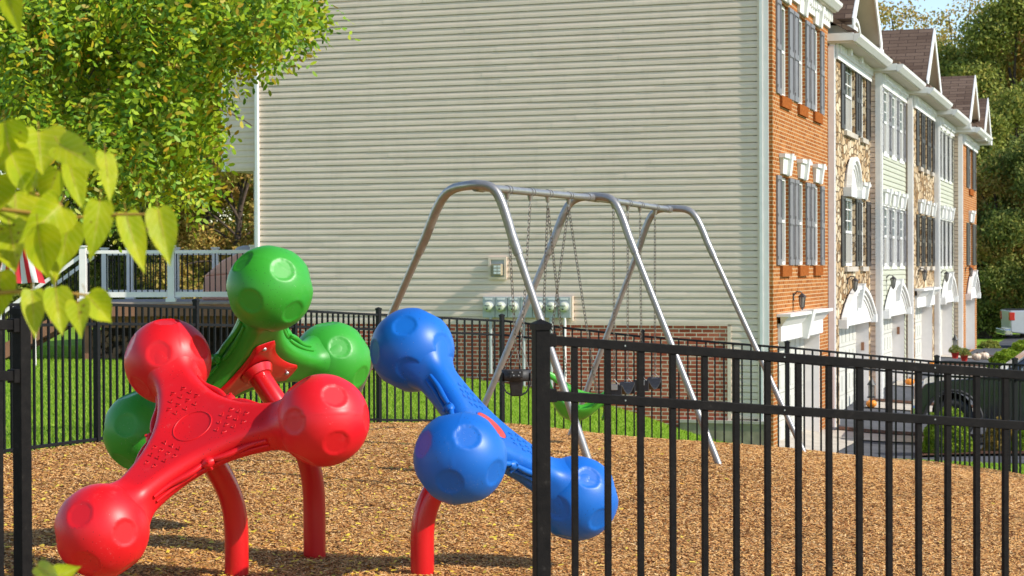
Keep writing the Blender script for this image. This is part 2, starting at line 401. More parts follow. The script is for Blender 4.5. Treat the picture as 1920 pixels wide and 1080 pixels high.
# ------------------------------------------------------------------ terrain
CP = [(-8,0,.2),(0,0,.2),(8,0,.1),(-3,6,.2),(0,6,.16),(3,6.5,.12),(-4,10,.2),(-1.1,10.6,.1),(3,10,.05),(6,10,-.1),(10,8,-.4),(1.83,16.2,.03),(3.1,19.9,-.2),(0,14,.06),
 (-3.83,17.2,.16),(-3.23,18.85,.1),(-2.5,20.7,0),(-1.61,22.5,-.11),(-.13,23.6,-.2),(1.65,23.6,-.42),(3.47,23.6,-.56),(5.46,24,-.77),(6,22.2,-.72),(6.8,19,-.65),(8,15,-.5),
 (-.9,33,-.15),(-4.2,34,.0),(1.8,32.2,-.60),(3.0,31.8,-1.02),(4.4,31.3,-1.36),(5.6,30.5,-1.5),(6.2,35,-1.5),(8,41,-1.25),(9.5,46,-1.05),(11,51,-.87),(13,58,-.82),
 (6.6,29,-1.34),(7.8,27.5,-1.18),(10,26,-1.05),(14,22,-1.1),(6,25.4,-.88),(4.5,25.8,-.86),(7.5,24.8,-.92),(9,24,-.95),(7.2,30.5,-1.36),(9,29,-1.3),(20,20,-1.4),(9.4,34,-1.48),(13,36,-1.45),(22,35,-1.4),(16,50,-1.05),(26,55,-1.0),
 (-10,20,.25),(-10,30,.1),(-10,40,.05),(-6,45,.05),(-25,30,.2),(-20,50,.1),(0,55,-.3),(-8,12,.3),(20,72,-.9),(30,80,-.8),(17,63,-.98),(21,64,-.98),(19,60,-.98),(5,75,-.6),(-20,75,.2)]
P_ = np.array([(a, b) for a, b, c in CP], float); Z_ = np.array([c for a, b, c in CP], float)
def tk(r2): return np.where(r2 > 0, .5*r2*np.log(np.maximum(r2, 1e-12)), 0)
n_ = len(P_); K = tk(((P_[:, None]-P_[None])**2).sum(-1)) + np.eye(n_)*.6
A_ = np.zeros((n_+3, n_+3)); A_[:n_, :n_] = K; A_[:n_, n_] = 1; A_[:n_, n_+1:] = P_; A_[n_, :n_] = 1; A_[n_+1:, :n_] = P_.T
sol = np.linalg.solve(A_, np.concatenate([Z_, np.zeros(3)]))
def gz(x, y):
    x = np.asarray(x, float); y = np.asarray(y, float); q = np.stack([x.ravel(), y.ravel()], 1)
    z = tk(((q[:, None]-P_[None])**2).sum(-1)) @ sol[:n_] + sol[n_] + q @ sol[n_+1:]
    z = np.clip(z, -1.6, .6); d = np.hypot(q[:, 0]-3, q[:, 1]-38); t = np.clip((d-40)/25, 0, 1); t = t*t*(3-2*t)
    z = z*(1-t) + -.4*t
    return z.reshape(x.shape)
def gzs(x, y): return float(gz(np.array([x]), np.array([y]))[0])
def sheet(name, X, Y, Zo, mat):
    Z = gz(X, Y)+Zo; n, m = X.shape
    v = np.stack([X, Y, Z], -1).reshape(-1, 3)
    i = np.arange(n*m).reshape(n, m); f = np.stack([i[:-1, :-1], i[1:, :-1], i[1:, 1:], i[:-1, 1:]], -1).reshape(-1, 4)
    a, b, c = v[f[0, 0]], v[f[0, 1]], v[f[0, 2]]
    if np.cross(b-a, c-a)[2] < 0: f = f[:, ::-1].copy()
    o = fin(name, v, f, mat, None, True, keep=True); o['kind'] = 'structure'; return o
gx = np.concatenate([np.linspace(-900, -45, 12), np.arange(-44, 45, .5), np.linspace(46, 900, 12)])
gy = np.concatenate([np.linspace(-200, -6, 6), np.arange(-5, 82, .5), np.linspace(84, 1500, 14)])
X, Y = np.meshgrid(gx, gy, indexing='ij'); sheet('ground', X, Y, 0, M['lawn'])
# far fence line of the playground
FP = [(-5.9,11.2),(-5.15,13.2),(-4.5,15.3),(-3.83,17.2),(-3.21,18.95),(-2.42,20.75),(-1.61,22.5),(-.13,23.6),(1.65,23.6),(3.47,23.55),(5.46,24.0),(5.98,22.2),(6.5,20.4),(7.0,18.6),(7.5,16.8)]
def poly(pts, n):
    p = np.array(pts, float); d = np.concatenate([[0], np.cumsum(np.hypot(*np.diff(p, axis=0).T))]); t = np.linspace(0, d[-1], n)
    t = np.unique(np.concatenate([t, d])); return np.stack([np.interp(t, d, p[:, 0]), np.interp(t, d, p[:, 1])], 1)
far = poly(FP, 90); tt = np.linspace(0, 1, len(far)); near = np.stack([np.interp(tt, [0,.3,1], [-9, -6, 11]), np.interp(tt, [0,.3,1], [3, 1.5, 2])], 1)
s_ = np.linspace(0, 1, 70)[None, :, None]
G = far[:, None]*(1-s_) + near[:, None]*s_
sheet('mulch_surface', G[..., 0], G[..., 1], .035, M['mulchbase'])
# wood chips on the mulch
def chips(n, seed, leafy=False):
    g = np.random.default_rng(seed)
    # sample by ruled coords, denser to the viewer's wedge
    out = []
    while sum(len(o) for o in out) < n:
        y = 6 + 19*g.random(n)**1.0; x = (g.random(n)*2-1)*(y*.30+2.0)
        # inside test: below far line
        fx, fy = far[:, 0], far[:, 1]
        # polygon test
        pg = np.concatenate([far, near[::-1]])
        ins = np.zeros(n, bool); j = len(pg)-1
        for i in range(len(pg)):
            xi, yi = pg[i]; xj, yj = pg[j]
            c = ((yi > y) != (yj > y)) & (x < (xj-xi)*(y-yi)/((yj-yi)+1e-9)+xi); ins ^= c; j = i
        keep = ins & (g.random(n) < np.clip(1.25-y/26, .3, 1))
        if leafy: keep = ins & (g.random(n) < np.clip(.75-x/(y*.28), .08, 1)**2.2) & (g.random(n) < np.clip(1.3-y/17, .1, 1))
        out.append(np.stack([x, y], 1)[keep])
    p = np.concatenate(out)[:n]; z = np.concatenate([gz(c[:, 0], c[:, 1]) for c in np.array_split(p, 40)])+.037
    L = .006+.015*g.random(n)**1.9; W = .0018+.003*g.random(n); a = g.random(n)*2*np.pi
    big = 1+np.clip((p[:, 1]-10)/14, 0, 1)*.6; L *= big; W *= big
    if leafy: L = .010+.010*g.random(n); W = L*.5; z = z+.012
    tl = (g.random(n)-.5)*.7; rl = (g.random(n)-.5)*.8
    ax = np.stack([np.cos(a)*np.cos(tl), np.sin(a)*np.cos(tl), np.sin(tl)], 1)
    bx = np.stack([-np.sin(a)*np.cos(rl), np.cos(a)*np.cos(rl), np.sin(rl)], 1)
    c = np.stack([p[:, 0], p[:, 1], z+.004+.012*g.random(n)], 1)
    tp = .5+.5*g.random(n)
    v = np.stack([c-ax*L[:, None]-bx*W[:, None], c+ax*L[:, None]-bx*(W*tp)[:, None], c+ax*L[:, None]*.8+bx*W[:, None], c-ax*L[:, None]*.9+bx*(W*tp)[:, None]], 1).reshape(-1, 3)
    f = np.arange(n*4).reshape(n, 4)
    if leafy:
        tag(fin('fallen_leaves', v, f, M['fallen'], None, keep=True), 'small yellow fallen leaves strewn over the wood chips, thickest under the climbers', 'leaves', kind='stuff'); return
    o = fin('wood_chips', v, f, M['chips'], None, keep=True)
    tag(o, 'loose tan and brown wood chips covering the playground surface', 'mulch', kind='stuff')
chips(1050000, 3)
chips(8000, 8, True)
def blades(n, seed):
    g = np.random.default_rng(seed)
    y = 16+26*g.random(n)**.9; x = (g.random(n)*2-1)*(y*.29+.5)
    pg = np.concatenate([far, near[::-1]]); ins = np.zeros(n, bool); j = len(pg)-1
    for i in range(len(pg)):
        xi, yi = pg[i]; xj, yj = pg[j]
        ins ^= ((yi > y) != (yj > y)) & (x < (xj-xi)*(y-yi)/((yj-yi)+1e-9)+xi); j = i
    q = (np.stack([x, y], 1)-np.array([CORN.x, CORN.y])); u = q @ np.array([D.x, D.y]); o = q @ np.array([N.x, N.y])
    keep = ~ins & ~((u > -.1) & (o < .2) & (o > -9.6)) & ~((u > -.4) & (o > -.1)) & (x*0.9+y*1.0 < 37.4+x*.35) & ~((x > 5.3) & (y > 26.5))
    x, y = x[keep], y[keep]; n = len(x); z = np.concatenate([gz(a, b) for a, b in zip(np.array_split(x, 40), np.array_split(y, 40))])
    h = .02+.03*g.random(n); a = g.random(n)*2*np.pi; ww = .006+.006*g.random(n); le = (g.random((n, 2))-.5)*.07
    dx, dy = np.cos(a)*ww, np.sin(a)*ww
    v = np.stack([np.stack([x-dx, y-dy, z-.01], 1), np.stack([x+dx, y+dy, z-.01], 1), np.stack([x+le[:, 0], y+le[:, 1], z+h], 1)], 1).reshape(-1, 3)
    tag(fin('grass', v, np.arange(n*3).reshape(n, 3), M['grass'], None, keep=True), 'bright green mown grass between the black fence and the houses', 'grass', kind='stuff')
blades(330000, 5)
# driveway, paths, beds
us = np.linspace(-.9, 44, 95); os_ = np.linspace(0.0, 1.0, 30)
def outer(u): return 14+0*u
def inner(u): return np.interp(u, [-3.0, -.9, 0, .6, .9, 30, 31, 44], [3.2, 1.3, .9, .35, -.29, -.1, 1.1, 1.3])
U = us[:, None]+0*os_[None]; O = inner(us)[:, None]*(1-os_[None]) + outer(us)[:, None]*os_[None]
def HX(U, O): return CORN.x + D.x*U + N.x*O, CORN.y + D.y*U + N.y*O
sheet('driveway', *HX(U, O), .02, M['asphalt'])
def strip(name, ua, ub, oa, ob, z, mat, n=14):
    U, O = np.meshgrid(np.linspace(ua, ub, 6), np.linspace(oa, ob, n), indexing='ij'); return sheet(name, *HX(U, O), z, mat)
for k, (ub) in enumerate((5.0, 10.2, 15.0, 20.0, 24.3)):
    strip('path', ub-.75, ub+.35, 0.3, 7.5, .045, M['concrete']); strip('flower_bed', ub+.35, ub+.85, 0.3, 7.5, .06, M['bed'])
strip('path', .4, 5.3, -.3, .9, .04, M['concrete'])
strip('flower_bed', .9, 2.5, 2.3, 9.5, .06, M['bed'])
# ------------------------------------------------------------------ fences
def picket_fence(label, pts, heights, group=None, npk=16, W=.0508, pw=.019, rail=.028, rails=(0.0, .178), bottom=True, mat='black', capoff=.055, skip_post=(), dz=None):
    """pts: (x,y) posts; heights: top-of-fence above the ground"""
    g0 = gzs(*pts[0]); root = thing('picket_fence', (pts[0][0], pts[0][1], g0), label, 'fence', group)
    for i, (x, y) in enumerate(pts):
        if i in skip_post: continue
        g = gzs(x, y) if dz is None else dz[i]
        top = g+heights[i]+capoff; d = Vector((pts[min(i+1, len(pts)-1)][0]-pts[max(i-1, 0)][0], pts[min(i+1, len(pts)-1)][1]-pts[max(i-1, 0)][1], 0)).normalized(); e = Vector((-d.y, d.x, 0))
        Mx = lambda a, b, c: Vector((x, y, 0))+d*a+e*b+Vector((0, 0, c))
        MB().box((-W/2, -W/2, g-.05), (W/2, W/2, top), Mx).build('post', M[mat], root, bevel=.003)
        c = MB(); c.box((-W/2-.004, -W/2-.004, top-.012), (W/2+.004, W/2+.004, top+.008), Mx)
        b = W/2+.004; c.add([Mx(-b,-b,top+.008), Mx(b,-b,top+.008), Mx(b,b,top+.008), Mx(-b,b,top+.008), Mx(0,0,top+.024)], [(0,1,4),(1,2,4),(2,3,4),(3,0,4)])
        c.build('post_cap', M[mat], root)
    for i in range(len(pts)-1):
        a = Vector((*pts[i], 0)); b = Vector((*pts[i+1], 0)); d = (b-a).normalized(); e = Vector((-d.y, d.x, 0))
        ga = gzs(*pts[i]) if dz is None else dz[i]; gb = gzs(*pts[i+1]) if dz is None else dz[i+1]
        A0 = ga+heights[i]; B0 = gb+heights[i+1]
        hs = [-r for r in rails]+([-(heights[i]-.09)] if bottom else [])
        for h in hs:
            if mat == 'blackworn':
                for q_, s_ in ((a, 1), (b, -1)):
                    zz = (A0 if s_ > 0 else B0)+h-rail/2; bc_ = q_+d*(W/2+.012)*s_; Mb = lambda x_, y_, z_: bc_+d*x_+e*y_+Vector((0,0,zz+z_)); MB().box((-.012, -.018, -rail/2-.006), (.012, .018, rail/2+.006), Mb).build('rail_bracket', M[mat], root, bevel=.002)
                for q_ in range(2, 17, 5):
                    pq = a.lerp(b, (q_+.5)/17); zz = A0+(B0-A0)*(q_+.5)/17+h-rail*.45; MB().lathe([(.0032, 0), (.0025, .0016)], Vector((pq.x, pq.y, zz))-e*.0131, -e, 8).build('screw', M['bolt'], root)
            MB().bar(a+d*W/2+Vector((0,0,A0+h-rail/2)), b-d*W/2+Vector((0,0,B0+h-rail/2)), .026, rail).build('rail', M[mat], root, bevel=.002)
        L = (b-a).length; k = npk if isinstance(npk, int) else max(3, round(L/npk[0]))
        for j in range(1, k):
            t = j/k; p = a.lerp(b, t); zt = A0+(B0-A0)*t; gl = (gzs(p.x, p.y) if dz is None else ga+(gb-ga)*t)
            pm = MB(); Mx = lambda q, r, c: p+d*q+e*r+Vector((0, 0, c))
            pm.box((-pw/2, -pw/2, gl+.045), (pw/2, pw/2, zt-rail*.5), Mx); pm.build('picket', M[mat], root)
    return root
picket_fence('black picket fence behind the red and green climbers, left stretch', FP[0:4], [1.33]*4, 'playground boundary fences', (.114,))
picket_fence('black picket fence running back from the deck side to the brick end wall', FP[3:8], [1.33,1.33,1.35,1.36,1.35], 'playground boundary fences', (.118,), skip_post=(0,))
picket_fence('black picket fence behind the swings, in front of the brick townhouse', FP[7:11], [1.35,1.35,1.35,1.35], 'playground boundary fences', (.114,), skip_post=(0,), bottom=False)
picket_fence('black picket fence past the green round bush, turning back to the right edge', FP[10:], [1.35]*5, 'playground boundary fences', (.114,), skip_post=(0,), bottom=False)
# near right panel
a1 = at(1014, 629, 6.0); b1 = at(1990, 699, 6.60)
rt_root = picket_fence('nearest black picket fence panel with thick square post, right foreground', [(a1.x, a1.y), (b1.x, b1.y)], [1.37, 1.37], 'near fences', 17, W=.049, pw=.0185, rail=.031, rails=(0, .178), bottom=True, mat='blackworn', capoff=.03, dz=[a1.z-1.37, b1.z-1.37])
a2 = at(40, 600, 6.1); b2 = at(-760, 575, 4.9)
picket_fence('near black picket fence behind the yellow leaves with its end post at the left edge', [(a2.x, a2.y), (b2.x, b2.y)], [1.37, 1.37], 'near fences', 15, W=.044, pw=.019, rail=.033, rails=(0, .165), bottom=True, mat='blackworn', capoff=.03, dz=[a2.z-1.37, b2.z-1.37])
# ------------------------------------------------------------------ swing set
apex = [at(890, 350, 14.04), at(1112, 371, 17.0), at(1257, 393, 19.9)]
BD = (apex[2]-apex[0]).normalized(); 
zb = sum(a.z for a in apex)/3
EW = Vector((-.9483, .3173, 0))
feet = [(at(600, 866, 15.9), at(1140, 905, 13.7)), (at(862, 862, 17.35), at(1360, 886, 16.3)), (at(1060, 838, 20.6), at(1519, 851, 19.3))]
sw = thing('swing_set', (apex[1].x, apex[1].y, 0), 'silver grey arched metal swing frame with two bays in front of the siding wall', 'swing frame')
for (a, (l, r_)) in zip(apex, feet):
    l = Vector((l.x, l.y, gzs(l.x, l.y)-.1)); r_ = Vector((r_.x, r_.y, gzs(r_.x, r_.y)-.1))
    h = a.z
    hw = .38
    dl = (l-a); dr = (r_-a)
    def legpt(foot, z):  # along straight leg line
        k = Vector((foot.x, foot.y, foot.z)); top = a + (Vector((foot.x-a.x, foot.y-a.y, 0))*.16)
        t = (z-k.z)/(top.z-k.z); return k.lerp(top, t)
    zc = a.z-.36
    pl, pr = legpt(l, zc), legpt(r_, zc)
    tl, tr = legpt(l, a.z-.05), legpt(r_, a.z-.05)
    arch = bez(pl, tl+Vector((0,0,.06)), a+(tl-a)*.9+Vector((0,0,.05)), a+Vector((0,0,.015)), 10)[:-1]+bez(a+Vector((0,0,.015)), a+(tr-a)*.9+Vector((0,0,.05)), tr+Vector((0,0,.06)), pr, 10)
    dn = (pl-legpt(l, zc-.12)).normalized()*-.16; dn2 = (pr-legpt(r_, zc-.12)).normalized()*-.16
    arch = [pl+dn]+arch+[pr+dn2]
    MB().tube(arch, .0365, 14).build('arch_pipe', M['galv'], sw, True)
    MB().tube([pl+dn*.7, l], .0298, 14).build('leg', M['galv'], sw, True)
    MB().tube([pr+dn2*.7, r_], .0298, 14).build('leg', M['galv'], sw, True)
for q, d_ in ((0, 1), (1, -1), (1, 1), (2, -1)):
    p = apex[q]+BD*d_*.02; MB().tube([p+BD*d_*.0, p+BD*d_*.16], .037, 14).build('collar', M['galv'], sw, True)
for i in (0, 1):
    MB().tube([apex[i], apex[i+1]], .0302, 14).build('top_bar', M['galv'], sw, True)
def barpt(px):
    i = 0 if px < 1112 else 1
    lo_, hi_ = 0.0, 1.0
    for _ in range(30):
        m = (lo_+hi_)/2; p = apex[i].lerp(apex[i+1], m); v = p-CAM
        x = 960+F*v.dot(rt)/v.dot(fw)
        if x < px: lo_ = m
        else: hi_ = m
    return apex[i].lerp(apex[i+1], lo_)
HG = []
for px in (951, 994, 1027, 1066, 1150, 1177, 1200, 1228):
    p = barpt(px)
    b = MB(); b.tube([p-BD*.018, p+BD*.018], .036, 14); b.tube([p+BD*.05, p+BD*.058], .036, 14)
    b.tube([p-Vector((0,0,.03)), p-Vector((0,0,.075))], [.024, .014], 10); b.tube([p-Vector((0,0,.075)), p-Vector((0,0,.10))], .007, 8)
    b.build('swing_hanger', M['galv'], sw, True); HG.append(p-Vector((0, 0, .10)))
def chain(p, q, parent, r=.0032, L=.046):
    p, q = Vector(p), Vector(q); n = max(2, round((q-p).length/(L*.72))); d = (q-p).normalized(); s1 = d.orthogonal().normalized(); s2 = d.cross(s1)
    b = MB()
    for i in range(n):
        c = p.lerp(q, (i+.5)/n); s = s1 if i % 2 else s2; pts = []
        for k in range(8):
            a = 2*math.pi*k/8; pts.append(c+d*math.cos(a)*L*.5+s*math.sin(a)*L*.27)
        b.tube(pts, r, 4, closed=True)
    return b.build('chain', M['chain'], parent, False, uv=False)
# bucket swing
bc = at(968, 712, 14.9)
bk = thing('bucket_swing', bc-Vector((0,0,.13)), 'black rubber toddler bucket seat on chains, leftmost swing beside the near fence post', 'swing')
lp, rp = bc+Vector((-.10, .04, .09)), bc+Vector((.10, -.02, .09))
k1 = at(967, 650, 14.9); k2 = at(978, 650, 14.95)
chain(HG[0], k1, bk); chain(HG[1], k2, bk)
for kk, xs in ((k1, (-.09, .04)), (k2, (-.02, .10))):
    for x in xs: MB().tube([kk, bc+Vector((x, .0, .085))], .0035, 6).build('wire_hanger', M['chain'], bk)
b = MB()
ring = [(bc+Vector((math.cos(a)*.118, math.sin(a)*.09, .075))) for a in np.linspace(0, 2*math.pi, 21)[:-1]]
n0 = len(ring); v = []
for (sc, dz_) in ((1, .02), (1, -.035), (.97, -.07)): v += [bc+Vector(((p-bc).x*sc, (p-bc).y*sc, .06+dz_)) for p in ring]
for (sc, dz_) in ((.90, -.07), (.92, -.035), (.92, .02)): v += [bc+Vector(((p-bc).x*sc, (p-bc).y*sc, .06+dz_)) for p in ring]
f = []
for i in range(6):
    j = (i+1) % 6
    for k in range(n0): f.append((i*n0+k, i*n0+(k+1) % n0, j*n0+(k+1) % n0, j*n0+k))
b.add(v, f); b.build('seat_band', M['rubber'], bk, True)
b = MB()
for sx in (-1, 1):
    pts = [bc+Vector((sx*.113, 0, .06)), bc+Vector((sx*.115, 0, -.03)), bc+Vector((sx*.08, 0, -.10)), bc+Vector((sx*.035, 0, -.125))]
    for i in range(3): b.bar(pts[i], pts[i+1], .10, .008, (1, 0, .3))
b.build('side_strap', M['rubber'], bk)
b = MB(); b.hexa([bc+Vector(q) for q in ((-.045,-.05,-.13), (.045,-.05,-.13), (.045,.05,-.13), (-.045,.05,-.13), (-.06,-.085,.03), (.06,-.085,.03), (.06,.085,.03), (-.06,.085,.03))])
b.build('crotch_strap', M['rubber'], bk, bevel=.01)
b = MB(); b.box((bc.x-.055, bc.y-.105, bc.z+.02), (bc.x+.055, bc.y-.092, bc.z+.085)); b.build('front_plate', M['rubber'], bk, bevel=.012)
for dx, dz_ in ((-.03, .065), (.03, .065), (-.02, .04), (.02, .04)):
    MB().tube([bc+Vector((dx, -.103, dz_)), bc+Vector((dx, -.111, dz_))], .006, 8).build('rivet', M['bolt'], bk)
# green adaptive seat
gc = at(1080, 742, 16.1)
gs = thing('adaptive_swing', gc-Vector((0,0,.28)), 'lime green molded high back swing seat on four chains behind the near fence post', 'swing')
b = MB(); sec = []
prof = [(-.30, .28, .05), (-.27, .16, .13), (-.22, .02, .17), (-.17, -.12, .18), (-.09, -.20, .19), (.02, -.215, .19), (.10, -.17, .20), (.18, -.10, .19), (.24, -.06, .15), (.25, -.16, .10), (.22, -.22, .08)]
NS = 11
for k, (x, z, hw) in enumerate(prof):
    for j in range(NS):
        t = -1+2*j/(NS-1); sec.append(gc+Vector((x+.05*t*t*(1 if k > 3 else -0.2), t*hw*1.1, z+.085*t*t*t*t+.03*t*t)))
f = [(k*NS+j, k*NS+j+1, (k+1)*NS+j+1, (k+1)*NS+j) for k in range(len(prof)-1) for j in range(NS-1)]
b.add(sec, f); o = b.build('seat_shell', M['limegreen'], gs, True); sd = o.modifiers.new('s', 'SOLIDIFY'); sd.thickness = .028; sd.offset = 0; sb = o.modifiers.new('ss', 'SUBSURF'); sb.levels = 1; sb.render_levels = 1
for sy in (-1, 1):
    pts = bez(gc+Vector((-.28, sy*.17, .20)), gc+Vector((-.12, sy*.24, .16)), gc+Vector((-.05, sy*.24, -.02)), gc+Vector((.20, sy*.22, -.02)), 12)
    MB().tube(pts, [.022]*7+[.026]*6, 10).build('side_arm', M['limegreen'], gs, True)
b = MB(); b.tube(bez(gc+Vector((-.02,-.16,-.05)), gc+Vector((.06,-.10,.02)), gc+Vector((.12,.08,.0)), gc+Vector((.19,.14,-.05)), 8), .009, 6); b.build('harness_strap', M['rubber'], gs)
MB().tube([gc+Vector((-.30,-.02,.27)), gc+Vector((-.33,-.02,.33)), gc+Vector((-.24,-.02,.36)), gc+Vector((-.2,-.02,.3))], [.02,.035,.035,.02], 10).build('headrest', M['limegreen'], gs, True)
chain(HG[2], at(1015, 700, 15.9), gs); chain(HG[2], at(1062, 705, 16.3), gs); chain(HG[3], at(1032, 640, 16.3), gs); chain(HG[3], at(1119, 738, 16.2), gs)
# belt swings
for (ha, hb, pa, pb, depth, lab) in ((4, 5, (1152, 712), (1177, 708), 18.0, 'black rubber belt swing seat beside the green one, left of the pair'),
                                     (6, 7, (1203, 704), (1228, 700), 18.9, 'black rubber belt swing seat nearest the third arch, right of the pair')):
    ea, eb = at(*pa, depth), at(*pb, depth+.45)
    c = (ea+eb)/2; root = thing('belt_swing', c-Vector((0,0,.16)), lab, 'swing', 'belt swings')
    chain(HG[ha], ea, root); chain(HG[hb], eb, root)
    dv = (eb-ea); dv.z = 0; L = dv.length; dn = dv.normalized(); sd_ = Vector((dn.y, -dn.x, 0))
    b = MB(); v = []; 
    for k in range(9):
        t = k/8; p = ea.lerp(eb, t); p.z = c.z-.055-.10*math.sin(math.pi*t)
        for wv, dz_ in ((-.075, 0), (.075, 0), (.075, .012), (-.075, .012)): v.append(p+sd_*wv+Vector((0,0,dz_)))
    f = [(k*4+i, k*4+(i+1) % 4, (k+1)*4+(i+1) % 4, (k+1)*4+i) for k in range(8) for i in range(4)]+[(3,2,1,0),(32,33,34,35)]
    b.add(v, f); b.build('seat', M['rubber'], root)
    for e in (ea, eb):
        b = MB(); q1, q2 = e+sd_*.06-Vector((0,0,.06)), e-sd_*.06-Vector((0,0,.06)); b.tube([e, q1, q2, e], .0045, 6); b.build('triangle_ring', M['galv'], root)
        dd = (e-c); dd.z = 0; dd.normalize(); Mx = lambda a_, b_, c_: e+sd_*a_+dd*b_+Vector((0,0,c_))
        MB().box((-.075, -.006, -.16), (.075, .006, -.05), Mx).build('end_plate', M['rubber'], root, bevel=.02)
        MB().box((-.032, -.012, -.10), (.032, .012, -.045), Mx).build('clamp', M['bolt'], root, bevel=.003)
# ------------------------------------------------------------------ climbers
def fit3(px, Z0, side):
    rays = [ray(*p) for p in px]; z = np.array(Z0, float)
    def res(z):
        P = [np.array(CAM)+np.array(r)*(zz/r.y) for r, zz in zip(rays, z)]
        e = [np.linalg.norm(P[i]-P[j])-side for i, j in ((0,1),(1,2),(0,2))]
        return np.array(e+list((z-np.array(Z0))*.05))
    for _ in range(60):
        r_ = res(z); J = np.zeros((6, 3))
        for k in range(3):
            d = np.zeros(3); d[k] = 1e-5; J[:, k] = (res(z+d)-r_)/1e-5
        z = z-np.linalg.solve(J.T@J+1e-6*np.eye(3), J.T@r_)
    return [Vector(CAM)+r*(zz/r.y) for r, zz in zip(rays, z)]
PHI = (1+5**.5)/2
ICO = [Vector(v).normalized() for v in ((0,1,PHI),(0,1,-PHI),(0,-1,PHI),(0,-1,-PHI),(1,PHI,0),(1,-PHI,0),(-1,PHI,0),(-1,-PHI,0),(PHI,0,1),(PHI,0,-1),(-PHI,0,1),(-PHI,0,-1))]
def sphere_dirs(nu=128, nv=80):
    v = []; 
    for i in range(1, nv):
        th = math.pi*i/nv
        for k in range(nu):
            a = 2*math.pi*k/nu; v.append((math.sin(th)*math.cos(a), math.sin(th)*math.sin(a), math.cos(th)))
    v.append((0,0,1)); v.append((0,0,-1)); b = (nv-1)*nu; f = []
    for i in range(nv-2):
        for k in range(nu):
            k2 = (k+1) % nu; f.append((i*nu+k, (i+1)*nu+k, (i+1)*nu+k2, i*nu+k2))
    for k in range(nu): f.append((b, k, (k+1) % nu)); f.append((b+1, (nv-2)*nu+(k+1) % nu, (nv-2)*nu+k))
    return np.array(v), f
SD, SF = sphere_dirs()
def ball(c, Rb, axis, view, mat, parent, dims):
    """dimpled ball: dims = two observed dimple offsets in ball radii (x right, y up) seen from the camera"""
    vw = (CAM-c).normalized(); ex = rt.copy(); ex = (ex-vw*ex.dot(vw)).normalized(); ey = vw.cross(ex)
    ds = [(ex*a+ey*b+vw*math.sqrt(max(0, 1-a*a-b*b))).normalized() for a, b in dims]
    i0 = ICO[0]; i1 = max((v for v in ICO if v is not ICO[0]), key=lambda v: v.dot(i0)-(0 if v.dot(i0) > .3 else 9))
    def basis(a, b):
        a = a.normalized(); c_ = a.cross(b).normalized(); return Matrix((a, c_, a.cross(c_))).transposed()
    Rm = basis(ds[0], ds[1]) @ basis(i0, i1).transposed()
    dirs = np.array([list(Rm @ v) for v in ICO])
    ca = math.cos(R(16.5)); P = SD.copy()*Rb
    dt = SD @ dirs.T; mi = dt.argmax(1); mx = dt.max(1)
    # flat recess with soft rim
    rr = np.arccos(np.clip(mx, -1, 1))/R(16.5)
    plane = (ca*1.004*Rb-.006)/np.maximum(mx, .01)
    t = np.clip((1.0-rr)/.07, 0, 1); t = t*t*(3-2*t)
    # skip the dimple hidden in the neck
    nk = (dirs @ np.array(list(axis)))[mi] > .72
    rad = np.where((rr < 1) & ~nk, Rb*(1-t)+np.minimum(plane, Rb)*t, Rb)
    # mould seam
    P = SD*rad[:, None]
    sm = np.array(list(view)); q = SD @ sm
    P += SD*(np.exp(-(q/.012)**2)*.0022)[:, None]
    return fin('ball', P+np.array(c), SF, mat, parent, True)
